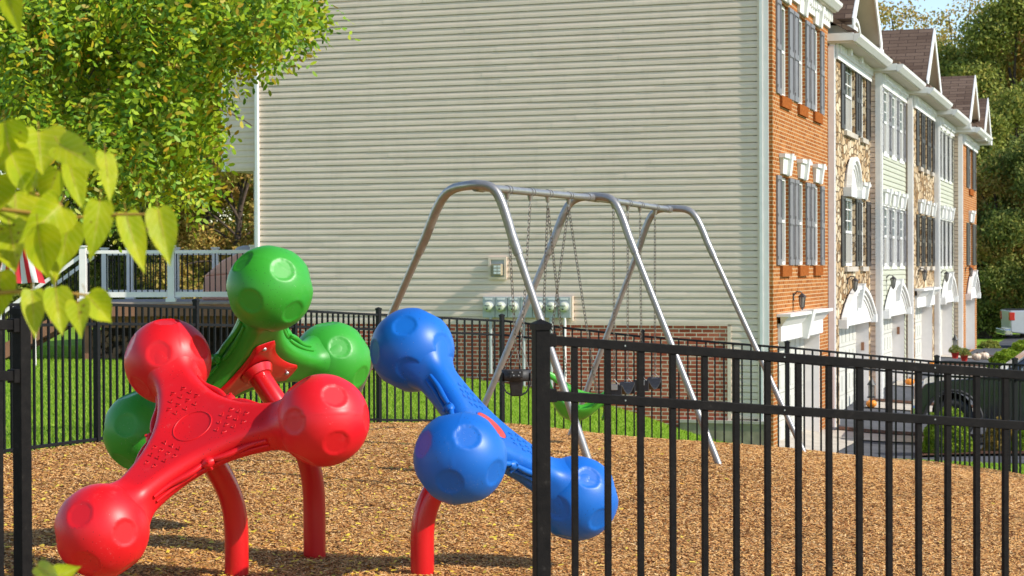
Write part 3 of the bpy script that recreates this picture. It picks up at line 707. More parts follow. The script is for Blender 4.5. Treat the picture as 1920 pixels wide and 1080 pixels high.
def climber(px, Z0, side, Rb, flip, mat, foot, lab, dims, disc, trike):
    Cs = fit3(px, Z0, side); c = (Cs[0]+Cs[1]+Cs[2])/3
    n = (Cs[1]-Cs[0]).cross(Cs[2]-Cs[0]).normalized()
    if n.z < 0: n = -n
    L = side/math.sqrt(3)
    root = thing('ball_climber', foot, lab, 'climber', 'three ball playground climbers')
    e1 = (Cs[0]-c).normalized(); e2 = n.cross(e1)
    ang = [math.atan2((q-c).dot(e2), (q-c).dot(e1)) % (2*math.pi) for q in Cs]; order = sorted(ang)
    a, w = .25, .135
    mids = []
    for i in range(3):
        j = (i+1) % 3; s0, s1 = order[i], order[j]+(2*math.pi if j == 0 else 0); mids.append((s0+s1)/2)
    px_, py_ = L*.5+w*math.sin(R(60)), L*math.sin(R(60))-w*.5
    q = ((px_**2+py_**2)-a*a)/(2*(px_-a)); Rr = q-a
    phiM = math.atan2(py_, px_)
    def rho(th):
        ph = min((abs((th-m+math.pi) % (2*math.pi)-math.pi) for m in mids))
        if ph < phiM-.02:
            dsc = Rr*Rr-(q*math.sin(ph))**2
            return q*math.cos(ph)-math.sqrt(max(dsc, 0))
        return min(math.hypot(px_, py_)*1.0, L/math.cos(max(0, R(60)-ph)))*1.0
    cir = [(q*math.cos(m), q*math.sin(m)) for m in mids]; bl = [((v_-c).dot(e1), (v_-c).dot(e2)) for v_ in Cs]
    cir = np.array([(q*math.cos(m), q*math.sin(m)) for m in mids]); bl = np.array([((v_-c).dot(e1), (v_-c).dot(e2)) for v_ in Cs])
    def sdf(x, y, z):
        r = np.hypot(x, y)
        s2 = np.max([Rr-np.hypot(x-a_, y-b_) for a_, b_ in cir], 0); s2 = np.maximum(s2, r-L)
        hh = .070+.045*np.minimum(1, r/L)**1.3 - .010*np.exp(-(r/.16)**2); rad = .062
        w0 = s2+rad; w1 = np.abs(z)-(hh-rad)
        d = np.minimum(np.maximum(w0, w1), 0)+np.hypot(np.maximum(w0, 0), np.maximum(w1, 0))-rad
        for a_, b_ in bl:
            db = np.sqrt((x-a_)**2+(y-b_)**2+z*z)-(Rb-.014)
            kk = .085; h_ = np.clip(.5+.5*(db-d)/kk, 0, 1); d = db*(1-h_)+d*h_-kk*h_*(1-h_)
        return d
    def keepf(x, y): # body stops inside the balls
        return np.max([(x*a_+y*b_)/L for a_, b_ in bl], 0)-(L-.07)
    hs = .0125; ax1 = np.arange(-L-.05, L+.05, hs); ax3 = np.arange(-.25, .25, hs)
    gX, gY, gZ_ = np.meshgrid(ax1, ax1, ax3, indexing='ij'); Fd = np.maximum(sdf(gX, gY, gZ_), keepf(gX, gY))
    def nets(Fv, a1, a2, a3):
        """surface nets: one vertex per cell the surface crosses, one quad per crossed grid edge"""
        ins = Fv < 0; nx, ny, nz = Fv.shape
        acc = np.zeros((nx-1, ny-1, nz-1, 3)); cnt = np.zeros((nx-1, ny-1, nz-1))
        A = [a1, a2, a3]
        for axx in range(3):
            o = [x_ for x_ in range(3) if x_ != axx]
            sl0 = [slice(None)]*3; sl1 = [slice(None)]*3; sl0[axx] = slice(0, -1); sl1[axx] = slice(1, None)
            f0, f1 = Fv[tuple(sl0)], Fv[tuple(sl1)]; cr = (f0 < 0) != (f1 < 0); t = np.where(cr, f0/np.where(cr, f0-f1, 1), 0)
            for da in (0, 1):
                for db_ in (0, 1):
                    ss = [slice(None)]*3; ss[o[0]] = slice(da, Fv.shape[o[0]]-1+da); ss[o[1]] = slice(db_, Fv.shape[o[1]]-1+db_)
                    c_ = cr[tuple(ss)]; tt_ = t[tuple(ss)]; cnt += c_
                    acc[..., axx] += c_*tt_; acc[..., o[0]] += c_*da; acc[..., o[1]] += c_*db_
        m_ = cnt > 0; idm = -np.ones(cnt.shape, int); idm[m_] = np.arange(m_.sum())
        ci = np.stack(np.nonzero(m_), 1); pos = ci+acc[m_]/cnt[m_][:, None]; step = a1[1]-a1[0]
        P = np.array([a1[0], a2[0], a3[0]])+pos*step; fs = []
        for axx in range(3):
            u_, v_ = (axx+1) % 3, (axx+2) % 3
            sl0 = [slice(1, -1)]*3; sl1 = [slice(1, -1)]*3; sl0[axx] = slice(0, -1); sl1[axx] = slice(1, None)
            a_, b_ = ins[tuple(sl0)], ins[tuple(sl1)]; e_ = np.stack(np.nonzero(a_ != b_), 1)
            off = np.ones(3, int); off[axx] = 0; g3 = e_+off; fl = a_[tuple(e_.T)]
            def cid(du, dv):
                k3 = g3.copy(); k3[:, u_] -= du; k3[:, v_] -= dv; return idm[tuple(k3.T)]
            q4 = np.stack([cid(1, 1), cid(0, 1), cid(0, 0), cid(1, 0)], 1); q4[~fl] = q4[~fl][:, ::-1]; fs.append(q4)
        return P, np.concatenate(fs)
    Pl, Fl = nets(Fd, ax1, ax1, ax3)
    Fl = Fl[(Fl >= 0).all(1)]
    BM = np.array([list(e1), list(e2), list(n)]); Pw = Pl @ BM + np.array(list(c))
    b = MB(); b.v = [tuple(p) for p in Pw]; b.f = [tuple(int(i_) for i_ in q_) for q_ in Fl]
    def surf(th, s, sg=1):
        r = s*rho(th); x, y = r*math.cos(th), r*math.sin(th); lo_, hi_ = 0.0, .24
        for _ in range(14):
            m_ = (lo_+hi_)/2
            if sdf(np.float64(x), np.float64(y), np.float64(m_)) < 0: lo_ = m_
            else: hi_ = m_
        return c+e1*x+e2*y+n*lo_*sg
    # raised edge flange
    # embossed triangles and ring on the upper face
    if trike:
        def P2(x, y, h=.0):
            r = math.hypot(x, y); th = math.atan2(y, x); ro = rho(th); return surf(th, min(.97, r/ro))+n*h
        ring = [P2(.105*math.cos(t_), .105*math.sin(t_), .001) for t_ in np.linspace(0, 2*math.pi, 49)[:-1]]
        b.tube(ring, .0035, 6, closed=True)
        for an in ang:
            for rr_, offs in ((.155, (-.055, 0, .055)), (.205, (-.08, -.028, .028, .08)), (.255, (-.055, 0, .055)), (.305, (-.03, .03))):
                for of in offs:
                    cx = rr_*math.cos(an)-of*math.sin(an); cy = rr_*math.sin(an)+of*math.cos(an)
                    tr = [P2(cx+.015*math.cos(an+k*2.094+(math.pi if int(rr_*100) % 2 else 0)), cy+.015*math.sin(an+k*2.094+(math.pi if int(rr_*100) % 2 else 0)), .001) for k in range(3)]
                    b.tube(tr, .0028, 5, closed=True)
    b.build('body', mat, root, True, uv=False)
    # hand rails along the three hollow edges
    for m in mids:
        for sg in (-1, 1):
            pts, pts2 = [], []
            for k in range(13):
                ph = sg*(.09+(phiM-.17)*k/12); th = m+ph; ro = rho(th)
                dirv = e1*math.cos(th)+e2*math.sin(th)
                lift = .020*math.sin(math.pi*min(1, k/12*1.15))
                pts.append(c+dirv*(ro+.006+lift)+n*.018)
                pts2.append(c+dirv*(ro+.006)-n*.016)
            rs = [.007+.010*math.sin(math.pi*(k/12*.9+.05))**.5 for k in range(13)]
            o = MB().tube(pts, rs, 10).tube(pts2, [x*.8 for x in rs], 8); o.build('hand_hold', mat, root, True)
        d0 = e1*math.cos(m)+e2*math.sin(m); pc = c+d0*(rho(m)+.012); tn = n.cross(d0)
        MB().tube([pc-tn*.03+n*.012, pc-tn*.012+n*.014, pc+tn*.012+n*.014, pc+tn*.03+n*.012], [.016, .028, .028, .016], 12).build('edge_lug', mat, root, True)
        pp = c+d0*(rho(m)+.03)
        MB().tube([pp-n*.02, pp+n*.042], .008, 8).build('lug_bolt', mat, root, True)
    for cc, dm in zip(Cs, dims):
        ax = (c-cc).normalized(); ball(cc, Rb, ax, (n*.6+ax.cross(n)*.8).normalized() if True else n, mat, root, dm)
    if disc:
        b = MB(); h0 = surf(0, .3)
        b.v = []; ringp = []
        for rr_, hh in ((.001, .006), (.06, .006), (.092, .006), (.099, .003), (.101, -.006)):
            for k in range(40):
                t_ = 2*math.pi*k/40; ro = rho(t_); b.v.append(tuple(surf(t_, min(.95, rr_/ro))+n*hh))
        b.f = [(i*40+k, (i+1)*40+k, (i+1)*40+(k+1) % 40, i*40+(k+1) % 40) for i in range(4) for k in range(40)]
        b.build('center_disc', plain('coral_disc', (.62,.05,.035), .5), root, True, uv=False)
    # under plate + collar
    dn = -n
    b = MB(); PL = []
    for k in range(96):
        t_ = 2*math.pi*k/96; ro = rho(t_); rr_ = min(ro*.62, .30)
        PL.append((t_, rr_))
    v = []
    for hh, sc in ((.004, 1.0), (.012, .985), (.012, .6), (.012, .25)):
        for t_, rr_ in PL:
            s = rr_*sc/rho(t_); v.append(surf(t_, min(.95, s), -1)-n*hh)
    f = [(i*96+k, i*96+(k+1) % 96, (i+1)*96+(k+1) % 96, (i+1)*96+k) for i in range(3) for k in range(96)]+[tuple(3*96+k for k in range(96))]
    b.add(v, f); b.build('under_plate', M['redpost'], root, True, uv=False)
    for an in ang:
        for rr_ in (.245,):
            p = surf(an, rr_/rho(an), -1)-n*.012; MB().lathe([(.013, 0), (.013, .006), (.006, .011)], p, dn, 12).build('bolt', M['bolt'], root, True)
    p0 = c-n*.06
    MB().tube([c-n*.085+n*.0, c-n*.125], [.10, .078], 24).build('collar', M['redpost'], root, True)
    p3 = Vector(foot)-Vector((0,0,.12)); hgt = p0.z-foot[2]
    path = bez(p0, p0+dn*hgt*.42, Vector((foot[0], foot[1], foot[2]+hgt*.62)), Vector((foot[0], foot[1], foot[2]+hgt*.25)), 22)+[p3]
    MB().tube(path, .064, 28).build('post', M['redpost'], root, True)
    return root
f1 = at(590, 1055, 10.7); f1.z = gzs(f1.x, f1.y)+.03
RB = .236
climber([(506,541),(622,676),(271,808)], [10.5,11.65,11.2], 1.22, RB, 1, M['green'], tuple(f1), 'green three ball climber with red plate underneath, behind the red one',
        [[(.30,.45),(.55,-.42)], [(.2,.35),(-.45,.35)], [(-.45,.15),(.4,.55)]], False, False)
fx = at(444, 1075, 9.95); fz = gzs(fx.x, fx.y)+.03
climber([(606,788),(315,678),(191,995)], [9.68,10.4,9.45], 1.22, RB, 1, M['red'], (fx.x, fx.y, fz), 'bright red three ball climber with embossed triangles and ring, front left',
        [[(.24,.55),(.30,-.47)], [(-.22,.20),(-.65,-.55)], [(.5,-.05),(-.15,-.6)]], False, True)
fx = at(792, 1075, 10.1); fz = gzs(fx.x, fx.y)+.03
climber([(773,656),(863,859),(1080,934)], [10.7,9.56,10.5], 1.22, RB, 1, M['blue'], (fx.x, fx.y, fz), 'blue three ball climber with coral disc on a red post, partly behind the near fence',
        [[(-.10,-.45),(.80,.20)], [(.15,.47),(-.20,-.42)], [(.3,.5),(-.3,-.1)]], True, True)
# ------------------------------------------------------------------ townhouses
def cells(u0, u1, ops, z0, z1):
    """u intervals free of openings between z0 and z1"""
    iv = [(u0, u1)]
    for (a, b, c, d) in ops:
        if d <= z0+.01 or c >= z1-.01: continue
        nv = []
        for (p, q) in iv:
            if b <= p or a >= q: nv.append((p, q)); continue
            if a > p: nv.append((p, a))
            if b < q: nv.append((b, q))
        iv = nv
    return iv
def flatwall(mb, Mx, u0, u1, z0, z1, ops, depth):
    zs = sorted({z0, z1, *[o[2] for o in ops], *[o[3] for o in ops]}); zs = [z for z in zs if z0 <= z <= z1]
    for a, b in zip(zs[:-1], zs[1:]):
        for p, q in cells(u0, u1, ops, a, b): mb.add([Mx(p,0,a), Mx(q,0,a), Mx(q,0,b), Mx(p,0,b)], [(0,1,2,3)])
    for (a, b, c, d) in ops:
        c = max(c, z0)
        mb.add([Mx(a,0,c), Mx(a,-depth,c), Mx(a,-depth,d), Mx(a,0,d)], [(0,1,2,3)])
        mb.add([Mx(b,0,c), Mx(b,0,d), Mx(b,-depth,d), Mx(b,-depth,c)], [(0,1,2,3)])
        mb.add([Mx(a,0,d), Mx(a,-depth,d), Mx(b,-depth,d), Mx(b,0,d)], [(0,1,2,3)])
        mb.add([Mx(a,0,c), Mx(b,0,c), Mx(b,-depth,c), Mx(a,-depth,c)], [(0,1,2,3)])
def laps(mb, Mx, u0, u1, z0, z1, ops=(), h=.114, out=.0135, seams=False, rnd=None, slot=.011):
    n = int(round((z1-z0)/h)); hh = h
    for i in range(n):
        a = z0+i*hh; b = min(a+hh, z1)
        for p, q in cells(u0, u1, ops, a+.03, b-.03):
            segs = [(p, q, 0)]
            if seams and q-p > 3:
                cuts = sorted(rnd.uniform(p+.3, q-.3) for _ in range(3)); e = [p]+cuts+[q]
                segs = [(e[k], e[k+1], (k % 2)*.003) for k in range(4)]
            for (s0, s1, o) in segs:
                # dutch lap profile: bottom lip, flat, small step in the middle, slant to the top
                pr = [(a, -.02), (a, out+o), (a+hh*.10, out+.001+o), (a+hh*.44, out*.96+o), (b-slot, .0025+o*.5), (b-slot, -.02)]
                v = []
                for (z, d) in pr: v += [Mx(s0, d, z), Mx(s1, d, z)]
                mb.add(v, [(2*k, 2*k+1, 2*k+3, 2*k+2) for k in range(len(pr)-1)])
                if o: mb.add([Mx(s0,0,a), Mx(s0,out+o,a), Mx(s0,.004,b)], [(0,1,2)]); mb.add([Mx(s1,0,a), Mx(s1,.004,b), Mx(s1,out+o,a)], [(0,1,2)])
ROWG = 'attached townhouses in the row'
def window(root, o, ua, ub, za, zb, depth, grid=0, hung=True):
    W = MB(); f = .055; d0 = -depth+.045; d1 = -depth
    M_ = lambda a, b, c: H(a, o+b, c)
    W.box((ua, d1, za), (ua+f, d0, zb), M_); W.box((ub-f, d1, za), (ub, d0, zb), M_)
    W.box((ua+f, d1, za), (ub-f, d0, za+f), M_); W.box((ua+f, d1, zb-f), (ub-f, d0, zb), M_)
    zm = (za+zb)/2; W.box((ua+f, d1, zm-.025), (ub-f, d0-.008, zm+.025), M_)
    if grid:
        for k in range(1, grid+1): uu = ua+(ub-ua)*k/(grid+1); W.box((uu-.012, d1, zm+.025), (uu+.012, d0-.02, zb-f), M_)
        for k in (1, 2): zz = zm+(zb-zm)*k/3; W.box((ua+f, d1, zz-.012), (ub-f, d0-.022, zz+.012), M_)
    w_ = W.build('window', M['white'], root)
    MB().box((ua+f*.8, d1-.004, zm), (ub-f*.8, d1+.012, zb-f*.8), M_).build('pane', M['glass'], w_)
    MB().box((ua+f*.8, d1-.004, za+f*.8), (ub-f*.8, d1+.016, zm-.002), M_).build('screen', M['screen'], w_)
def shutter(root, o, ua, ub, za, zb, mat):
    b = MB(); M_ = lambda a, c, z: H(a, o+c, z); t = .034
    b.box((ua, .004, za), (ub, t*.55, zb), M_); e = .045
    b.box((ua, t*.55, za), (ua+e, t, zb), M_); b.box((ub-e, t*.55, za), (ub, t, zb), M_)
    for z in (za, (za+zb)/2-.05, zb-.07): b.box((ua+e, t*.55, z), (ub-e, t, z+(.10 if z != zb-.07 else .07)), M_)
    n = int((zb-za)/.05)
    s = b.build('shutter', mat, root, bevel=.0)
    if mat is M['shutter']:
        for z in (za+.10, (za+zb)/2-.08, (za+zb)/2+.06, zb-.12): MB().box((ua+.02, t, z), (ua+.05, t+.004, z+.05), M_).build('shutter_fastener', M['shutter_dark'], s)
def header(root, o, ua, ub, z, h=.30, mat=None, key=True):
    """flared white lintel with a keystone"""
    b = MB(); M_ = lambda a, c, zz: H(a, o+c, zz)
    b.hexa([M_(ua,.003,z), M_(ub,.003,z), M_(ub,.05,z), M_(ua,.05,z), M_(ua-.07,.003,z+h*.8), M_(ub+.07,.003,z+h*.8), M_(ub+.07,.075,z+h*.8), M_(ua-.07,.075,z+h*.8)])
    b.box((ua-.10, .003, z+h*.8), (ub+.10, .11, z+h), M_)
    if key:
        c = (ua+ub)/2; b.hexa([M_(c-.05,.05,z-.02), M_(c+.05,.05,z-.02), M_(c+.05,.10,z-.02), M_(c-.05,.10,z-.02), M_(c-.09,.06,z+h*1.05), M_(c+.09,.06,z+h*1.05), M_(c+.09,.16,z+h*1.05), M_(c-.09,.16,z+h*1.05)])
    b.build('lintel', mat or M['white'], root)
def archhead(root, o, ua, ub, z, h, name='arch_pediment', key=True):
    """white arched pediment, layered mouldings"""
    M_ = lambda a, c, zz: H(a, o+c, zz); c = (ua+ub)/2; hw = (ub-ua)/2
    b = MB()
    R_ = (hw*hw+h*h)/(2*h)
    def arc(sc, n=18):
        return [(c+ (hw*sc)*(-1+2*k/n), z+h-(R_-math.sqrt(max(0, R_*R_-(hw*(-1+2*k/n))**2)))*1.0-(1-sc)*h*.9) for k in range(n+1)]
    a0 = arc(1.0); pr = [(ua, z)]+[(p, max(q, z)+.10) for p, q in a0]+[(ub, z)]
    b.prism(pr, .003, .05, lambda a, w_, zz: M_(a, w_, zz))
    for (t0, t1, dep) in ((.10, .02, .16), (.02, -.05, .11), (-.05, -.12, .075)):
        for k in range(18):
            (x0, y0), (x1, y1) = a0[k], a0[k+1]; y0 = max(y0, z); y1 = max(y1, z)
            b.hexa([M_(x0,.05,y0+.10+t1), M_(x1,.05,y1+.10+t1), M_(x1,dep,y1+.10+t1), M_(x0,dep,y0+.10+t1), M_(x0,.05,y0+.10+t0), M_(x1,.05,y1+.10+t0), M_(x1,dep,y1+.10+t0), M_(x0,dep,y0+.10+t0)])
    for s, e in ((ua-.09, ua+.12), (ub-.12, ub+.09)):
        b.box((s, .003, z-.02), (e, .17, z+.16), M_)
    if key: b.hexa([M_(c-.06,.05,z+h-.28), M_(c+.06,.05,z+h-.28), M_(c+.06,.14,z+h-.28), M_(c-.06,.14,z+h-.28), M_(c-.12,.05,z+h+.24), M_(c+.12,.05,z+h+.24), M_(c+.12,.22,z+h+.24), M_(c-.12,.22,z+h+.24)])
    b.build(name, M['white'], root)
def lamp(root, o, u, z):
    M_ = lambda a, c, zz: H(u+a*.66, o+(c*.66 if c > .003 else c), z+zz*.7); b = MB()
    b.box((-.05, .003, -.09), (.05, .03, .10), M_)
    b.tube([M_(0,.03,.05), M_(0,.10,.14), M_(0,.22,.13), M_(0,.25,.06)], .012, 6)
    b.lathe([(r_*.66, h_*.7) for r_, h_ in [(.02, .10), (.11, .02), (.115, .0)]], M_(0,.25,0), (0,0,1), 6)
    b.lathe([(r_*.66, h_*.7) for r_, h_ in [(.06, -.26), (.02, -.30), (.01, -.33)]], M_(0,.25,0), (0,0,1), 6)
    for k in range(6):
        a = k*math.pi/3; b.tube([M_(.095*math.cos(a), .25+.095*math.sin(a), .0), M_(.06*math.cos(a), .25+.06*math.sin(a), -.26)], .007, 4)
    l = b.build('wall_lamp', M['shutter_dark'], root)
    MB().lathe([(r_*.66, h_*.7) for r_, h_ in [(.055, -.255), (.088, -.005)]], M_(0,.25,0), (0,0,1), 6).build('lamp_glass', M['screen'], l)
HS = [
 dict(u0=0, u1=5.95, o=.075, slab=-1.48, wall='brick_orange', sh='shutter', eave=EYE+5.05, mx=(329,497), tx=(None,176), xr=1460,
      win=[(1464,1479),(1497,1510.5),(1526,1538)], shp=[(1455.3,1463.5),(1478.8,1487.2),(1488.6,1496.4),(1510.5,1517.6),(1519,1526),(1538,1544)],
      gar=(1459.5,1535.5), gz=640, gtype='flat', lampx=1513, lampy=573, lab='end townhouse with beige sided gable wall and orange brick front'),
 dict(u0=5.95, u1=11.0, o=.22, slab=-1.45, wall='stone', sh='shutter_dark', eave=EYE+4.45,
      win=[(1583.5,1603),(1613.5,1623)], shp=[(1576.5,1583.3),(1603.8,1608.5),(1609,1613.5),(1624,1631)], xr=1583,
      mx=(368,499), tx=(104,243), gar=(1574,1629), gz=612, gtype='arch', lampx=1611, lampy=541, lab='tan stone fronted townhouse with arched windows, next to the brick one'),
 dict(u0=11.0, u1=15.7, o=.455, slab=-1.25, wall='siding_light', sh='shutter', eave=EYE+4.35,
      win=[(1656,1665),(1671.5,1679.5),(1686,1694)], shp=[(1652.8,1656),(1665.2,1668.2),(1668.6,1671.4),(1679.8,1682.6),(1683,1686),(1694,1697)], xr=1655,
      mx=(386,499), tx=(165,286), gar=(1655,1695), gz=594, gtype='arch', lampx=1682, lampy=536, lab='pale sided townhouse between the two stone fronted ones'),
 dict(u0=15.7, u1=20.6, o=.65, slab=-1.05, wall='stone', sh='shutter_dark', eave=EYE+4.25,
      win=[(1722.5,1727),(1733.5,1738),(1744.5,1748)], shp=[(1718,1722.3),(1727.3,1730.2),(1730.6,1733.3),(1738.2,1741.2),(1741.5,1744.3),(1748,1751)], xr=1720,
      mx=(402,499), tx=(206,311), gar=(1716,1748), gz=577, gtype='flat', lampx=1740, lampy=522, lab='second stone fronted townhouse with dark shutters, middle of the row'),
 dict(u0=20.6, u1=24.8, o=.78, slab=-.87, wall='siding_light', sh='shutter_dark', eave=EYE+4.1,
      win=[(1763.8,1767.2),(1771.3,1775),(1779,1782.7)], shp=[(1761.3,1763.6),(1767.3,1769.2),(1769.4,1771.2),(1775.1,1777),(1777.2,1778.9),(1782.8,1785)], xr=1764,
      mx=(412,499), tx=(246,333), gar=(1762,1785), gz=568, gtype='arch', lampx=1781, lampy=524, lab='pale sided townhouse just before the far brick one'),
 dict(u0=24.8, u1=29.65, o=1.06, slab=-.82, wall='brick_orange', sh='shutter_dark', eave=EYE+3.9,
      win=[(1817,1823)], shp=[(1812,1816.8),(1823.2,1829)], xr=1815,
      mx=(418,497), tx=(275,352), gar=(1811,1828), gz=560, gtype='arch', lampx=1826, lampy=515, lab='farthest townhouse in the row, orange brick front with one dark shuttered window per floor'),
]
rnd = random.Random(4)
for k, h in enumerate(HS):
    u0_, u1_, o = h['u0'], h['u1'], h['o']; slab, eave = h['slab'], h['eave']
    root = thing('townhouse', H((u0_+u1_)/2, o-4.7, slab), h['lab'], 'townhouse', ROWG)
    Mx = lambda a, b, c: H(a, o+b, c)
    ur = uof(h['xr'], o)
    ops = []; wins = []
    dep = .10 if h['wall'] != 'siding_light' else .06
    for (fl, rng) in ((1, h['mx']), (2, h['tx'])):
        zb_ = zof(rng[1], ur, o); zt_ = zof(rng[0], ur, o) if rng[0] is not None else zb_+1.6
        for i, (xa, xb) in enumerate(h['win']):
            a, b = uof(xa, o), uof(xb, o); ops.append((a, b, zb_, zt_)); wins.append((fl, i, a, b, zb_, zt_))
    ga, gb = uof(h['gar'][0], o), uof(h['gar'][1], o); gzt = zof(h['gz'], ga, o)
    gops = (ga, gb, slab, gzt); ops.append(gops)
    # front wall
    cw = .0 if h['wall'] != 'siding_light' else .12
    if h['wall'] == 'siding_light':
        b = MB(); laps(b, Mx, u0_+cw, u1_-.02, slab, eave, ops, out=.014)
        b.build('front_wall', M['siding_light'], root)
        b = MB(); b.box((u0_, .0, slab), (u0_+cw, .03, eave), Mx); b.build('corner_board', M['white'], root)
        for op in ops:
            b = MB(); flatwall(b, lambda a_, b_, c_: Mx(a_, b_, c_), op[0], op[1], op[2], op[3], [op], .09 if op is not gops else .3)
            b.build('opening_reveal', M['white'], root)
        for op in ops[:-1]:
            b = MB(); e = .07
            b.box((op[0]-e, .003, op[2]-e), (op[0], .026, op[3]+e), Mx); b.box((op[1], .003, op[2]-e), (op[1]+e, .026, op[3]+e), Mx)
            b.box((op[0], .003, op[2]-e), (op[1], .03, op[2]), Mx); b.box((op[0], .003, op[3]), (op[1], .03, op[3]+e), Mx); b.build('window_casing', M['white'], root)
    else:
        b = MB(); flatwall(b, Mx, u0_ if k else .0, u1_-.02, slab, eave, ops, .12); b.build('front_wall', M[h['wall']], root)
    for (fl, i, a, b_, z0_, z1_) in wins:
        window(root, o, a+.005, b_-.005, z0_+.005, z1_-.005, dep, grid=(2 if k == 1 and i == 0 else 1) if k in (1, 2) else 0)
        # sills / lintels
        if h['wall'] == 'brick_orange':
            bb = MB(); bb.box((a-.07, .003, z0_-.20), (b_+.07, .05, z0_-.01), Mx); bb.build('window_sill', M['sill_brick'], root)
        elif h['wall'] == 'stone':
            bb = MB(); bb.box((a-.06, .003, z0_-.11), (b_+.06, .07, z0_-.01), Mx); bb.build('window_sill', M['concrete'], root)
        if k == 1 and i == 0: archhead(root, o, a-.06, b_+.06, z1_+.02, .62, 'window_arch', False)
        elif fl == 1 or k == 0: header(root, o, a-.04, b_+.04, z1_+.04, .34)
        else: header(root, o, a-.04, b_+.04, z1_+.03, .16, key=False)
    for (xa, xb) in h['shp']:
        for rng in (h['mx'], h['tx']):
            zb_ = zof(rng[1], ur, o); zt_ = zof(rng[0], ur, o) if rng[0] is not None else zb_+1.6
            shutter(root, o, uof(xa, o), uof(xb, o), zb_, zt_, M[h['sh']])
    # garage door
    gd = MB(); d = -.29; nrow = 4; hh = (gzt-slab)/nrow
    for r_ in range(nrow):
        gd.box((ga-.05, d-.03, slab+r_*hh+.006), (gb+.05, d, slab+(r_+1)*hh-.006), Mx)
        for c_ in range(8):
            w_ = (gb-ga)/8; gd.box((ga+c_*w_+.06, d, slab+r_*hh+.09), (ga+(c_+1)*w_-.06, d+.012, slab+(r_+1)*hh-.09), Mx)
    gdo = gd.build('garage_door', M['garage'], root)
    jb = MB()
    jb.box((gb-.001, -.30, slab), (gb+.03, -.002 if k else .004, gzt), Mx); jb.box((ga-.03, -.30, slab), (ga+.001, .004, gzt), Mx); jb.box((ga, -.30, gzt-.03), (gb, -.004, gzt+.001), Mx)
    jb.build('door_jamb', M['whitegrey'], root)
    if k in (1, 2): MB().box((gb-.03, -.17, slab+1.38), (gb-.005, -.105, slab+1.56), Mx).build('keypad', M['deckwood'], root)
    if h['gtype'] == 'flat':
        bb = MB(); z = gzt
        bb.box((ga-.08, .003, z), (gb+.10, .06, z+.30), Mx); bb.hexa([Mx(ga-.08,.06,z+.26), Mx(gb+.10,.06,z+.26), Mx(gb+.10,.07,z+.26), Mx(ga-.08,.07,z+.26), Mx(ga-.16,.06,z+.42), Mx(gb+.18,.06,z+.42), Mx(gb+.18,.20,z+.42), Mx(ga-.16,.20,z+.42)])
        bb.box((ga-.18, .003, z+.42), (gb+.20, .24, z+.47), Mx); c = (ga+gb)/2
        bb.hexa([Mx(c-.10,.05,z-.03), Mx(c+.10,.05,z-.03), Mx(c+.10,.15,z-.03), Mx(c-.10,.15,z-.03), Mx(c-.17,.05,z+.50), Mx(c+.17,.05,z+.50), Mx(c+.17,.28,z+.50), Mx(c-.17,.28,z+.50)])
        bb.build('garage_lintel', M['white'], root)
    else:
        archhead(root, o, ga-.05, gb+.08, gzt-.02, .62, 'garage_pediment')
    lu = min(uof(h['lampx'], o+.25), u1_-.5); lamp(root, o, lu, zof(h['lampy'], lu, o+.25)+.15)
    # frieze with dentils, soffit, fascia, gutter
    bb = MB(); bb.box((u0_+.02, .003, eave-.34), (u1_-.03, .05, eave-.04), Mx)
    nd = int((u1_-u0_)/.22)
    for i in range(nd): bb.box((u0_+.1+i*.22, .05, eave-.22), (u0_+.2+i*.22, .10, eave-.06), Mx)
    bb.build('frieze', M['white'], root)
    OH = .37 if k else .16
    if k: MB().box((u0_-.10, -1.2, eave+.001), (u0_-.0, .365, eave+.15), Mx).build('eave_return', M['white'], root)
    MB().box((u0_-.06 if k else -.04, -.3, eave-.04), (u1_-.01, OH, eave), Mx).build('soffit', M['soffit'], root)
    g = MB(); pr = [(.46, -.02), (.50, -.02), (.585, .07), (.60, .13), (.575, .135), (.46, .135)]
    g.prism([(b2, c2) for b2, c2 in pr], u0_-.10 if k else -.06, u1_-.02, lambda b2, a2, c2: Mx(a2, b2-.46+OH, eave+c2)); g.build('gutter', M['white'], root, fixn=True)
    # roof
    ov = .06 if k == 0 else 0.02
    r_ = MB(); ez = eave+.12; rz = ez+3.3
    r_.hexa([Mx(u0_-ov,OH+.04,ez-.02), Mx(u1_-.003,OH+.04,ez-.02), Mx(u1_-.003,-4.7-o,rz-.1), Mx(u0_-ov,-4.7-o,rz-.1), Mx(u0_-ov,OH+.04,ez+.08), Mx(u1_-.003,OH+.04,ez+.08), Mx(u1_-.003,-4.7-o,rz), Mx(u0_-ov,-4.7-o,rz)])
    r_.hexa([Mx(u0_-ov,-4.7-o,rz-.1), Mx(u1_-.003,-4.7-o,rz-.1), Mx(u1_-.003,-9.9-o,ez-.02), Mx(u0_-ov,-9.9-o,ez-.02), Mx(u0_-ov,-4.7-o,rz), Mx(u1_-.003,-4.7-o,rz), Mx(u1_-.003,-9.9-o,ez+.08), Mx(u0_-ov,-9.9-o,ez+.08)])
    r_.build('roof', M['shingle'], root)
    # body
    yb = -9.4-o
    bd = MB(); bd.box((u0_+.03, yb, slab), (u1_-.03, -.34, eave-.05), Mx)
    if k == len(HS)-1 or k == 0:
        bd.prism([(-.34, eave-.05), (-4.7-o, rz-.15), (yb, eave-.05)], u0_+.03, u0_+.10 if k == 0 else u1_-.03, lambda a, w_, z: Mx(w_, a, z))
    bd.build('house_body', M['siding'], root, fixn=True)
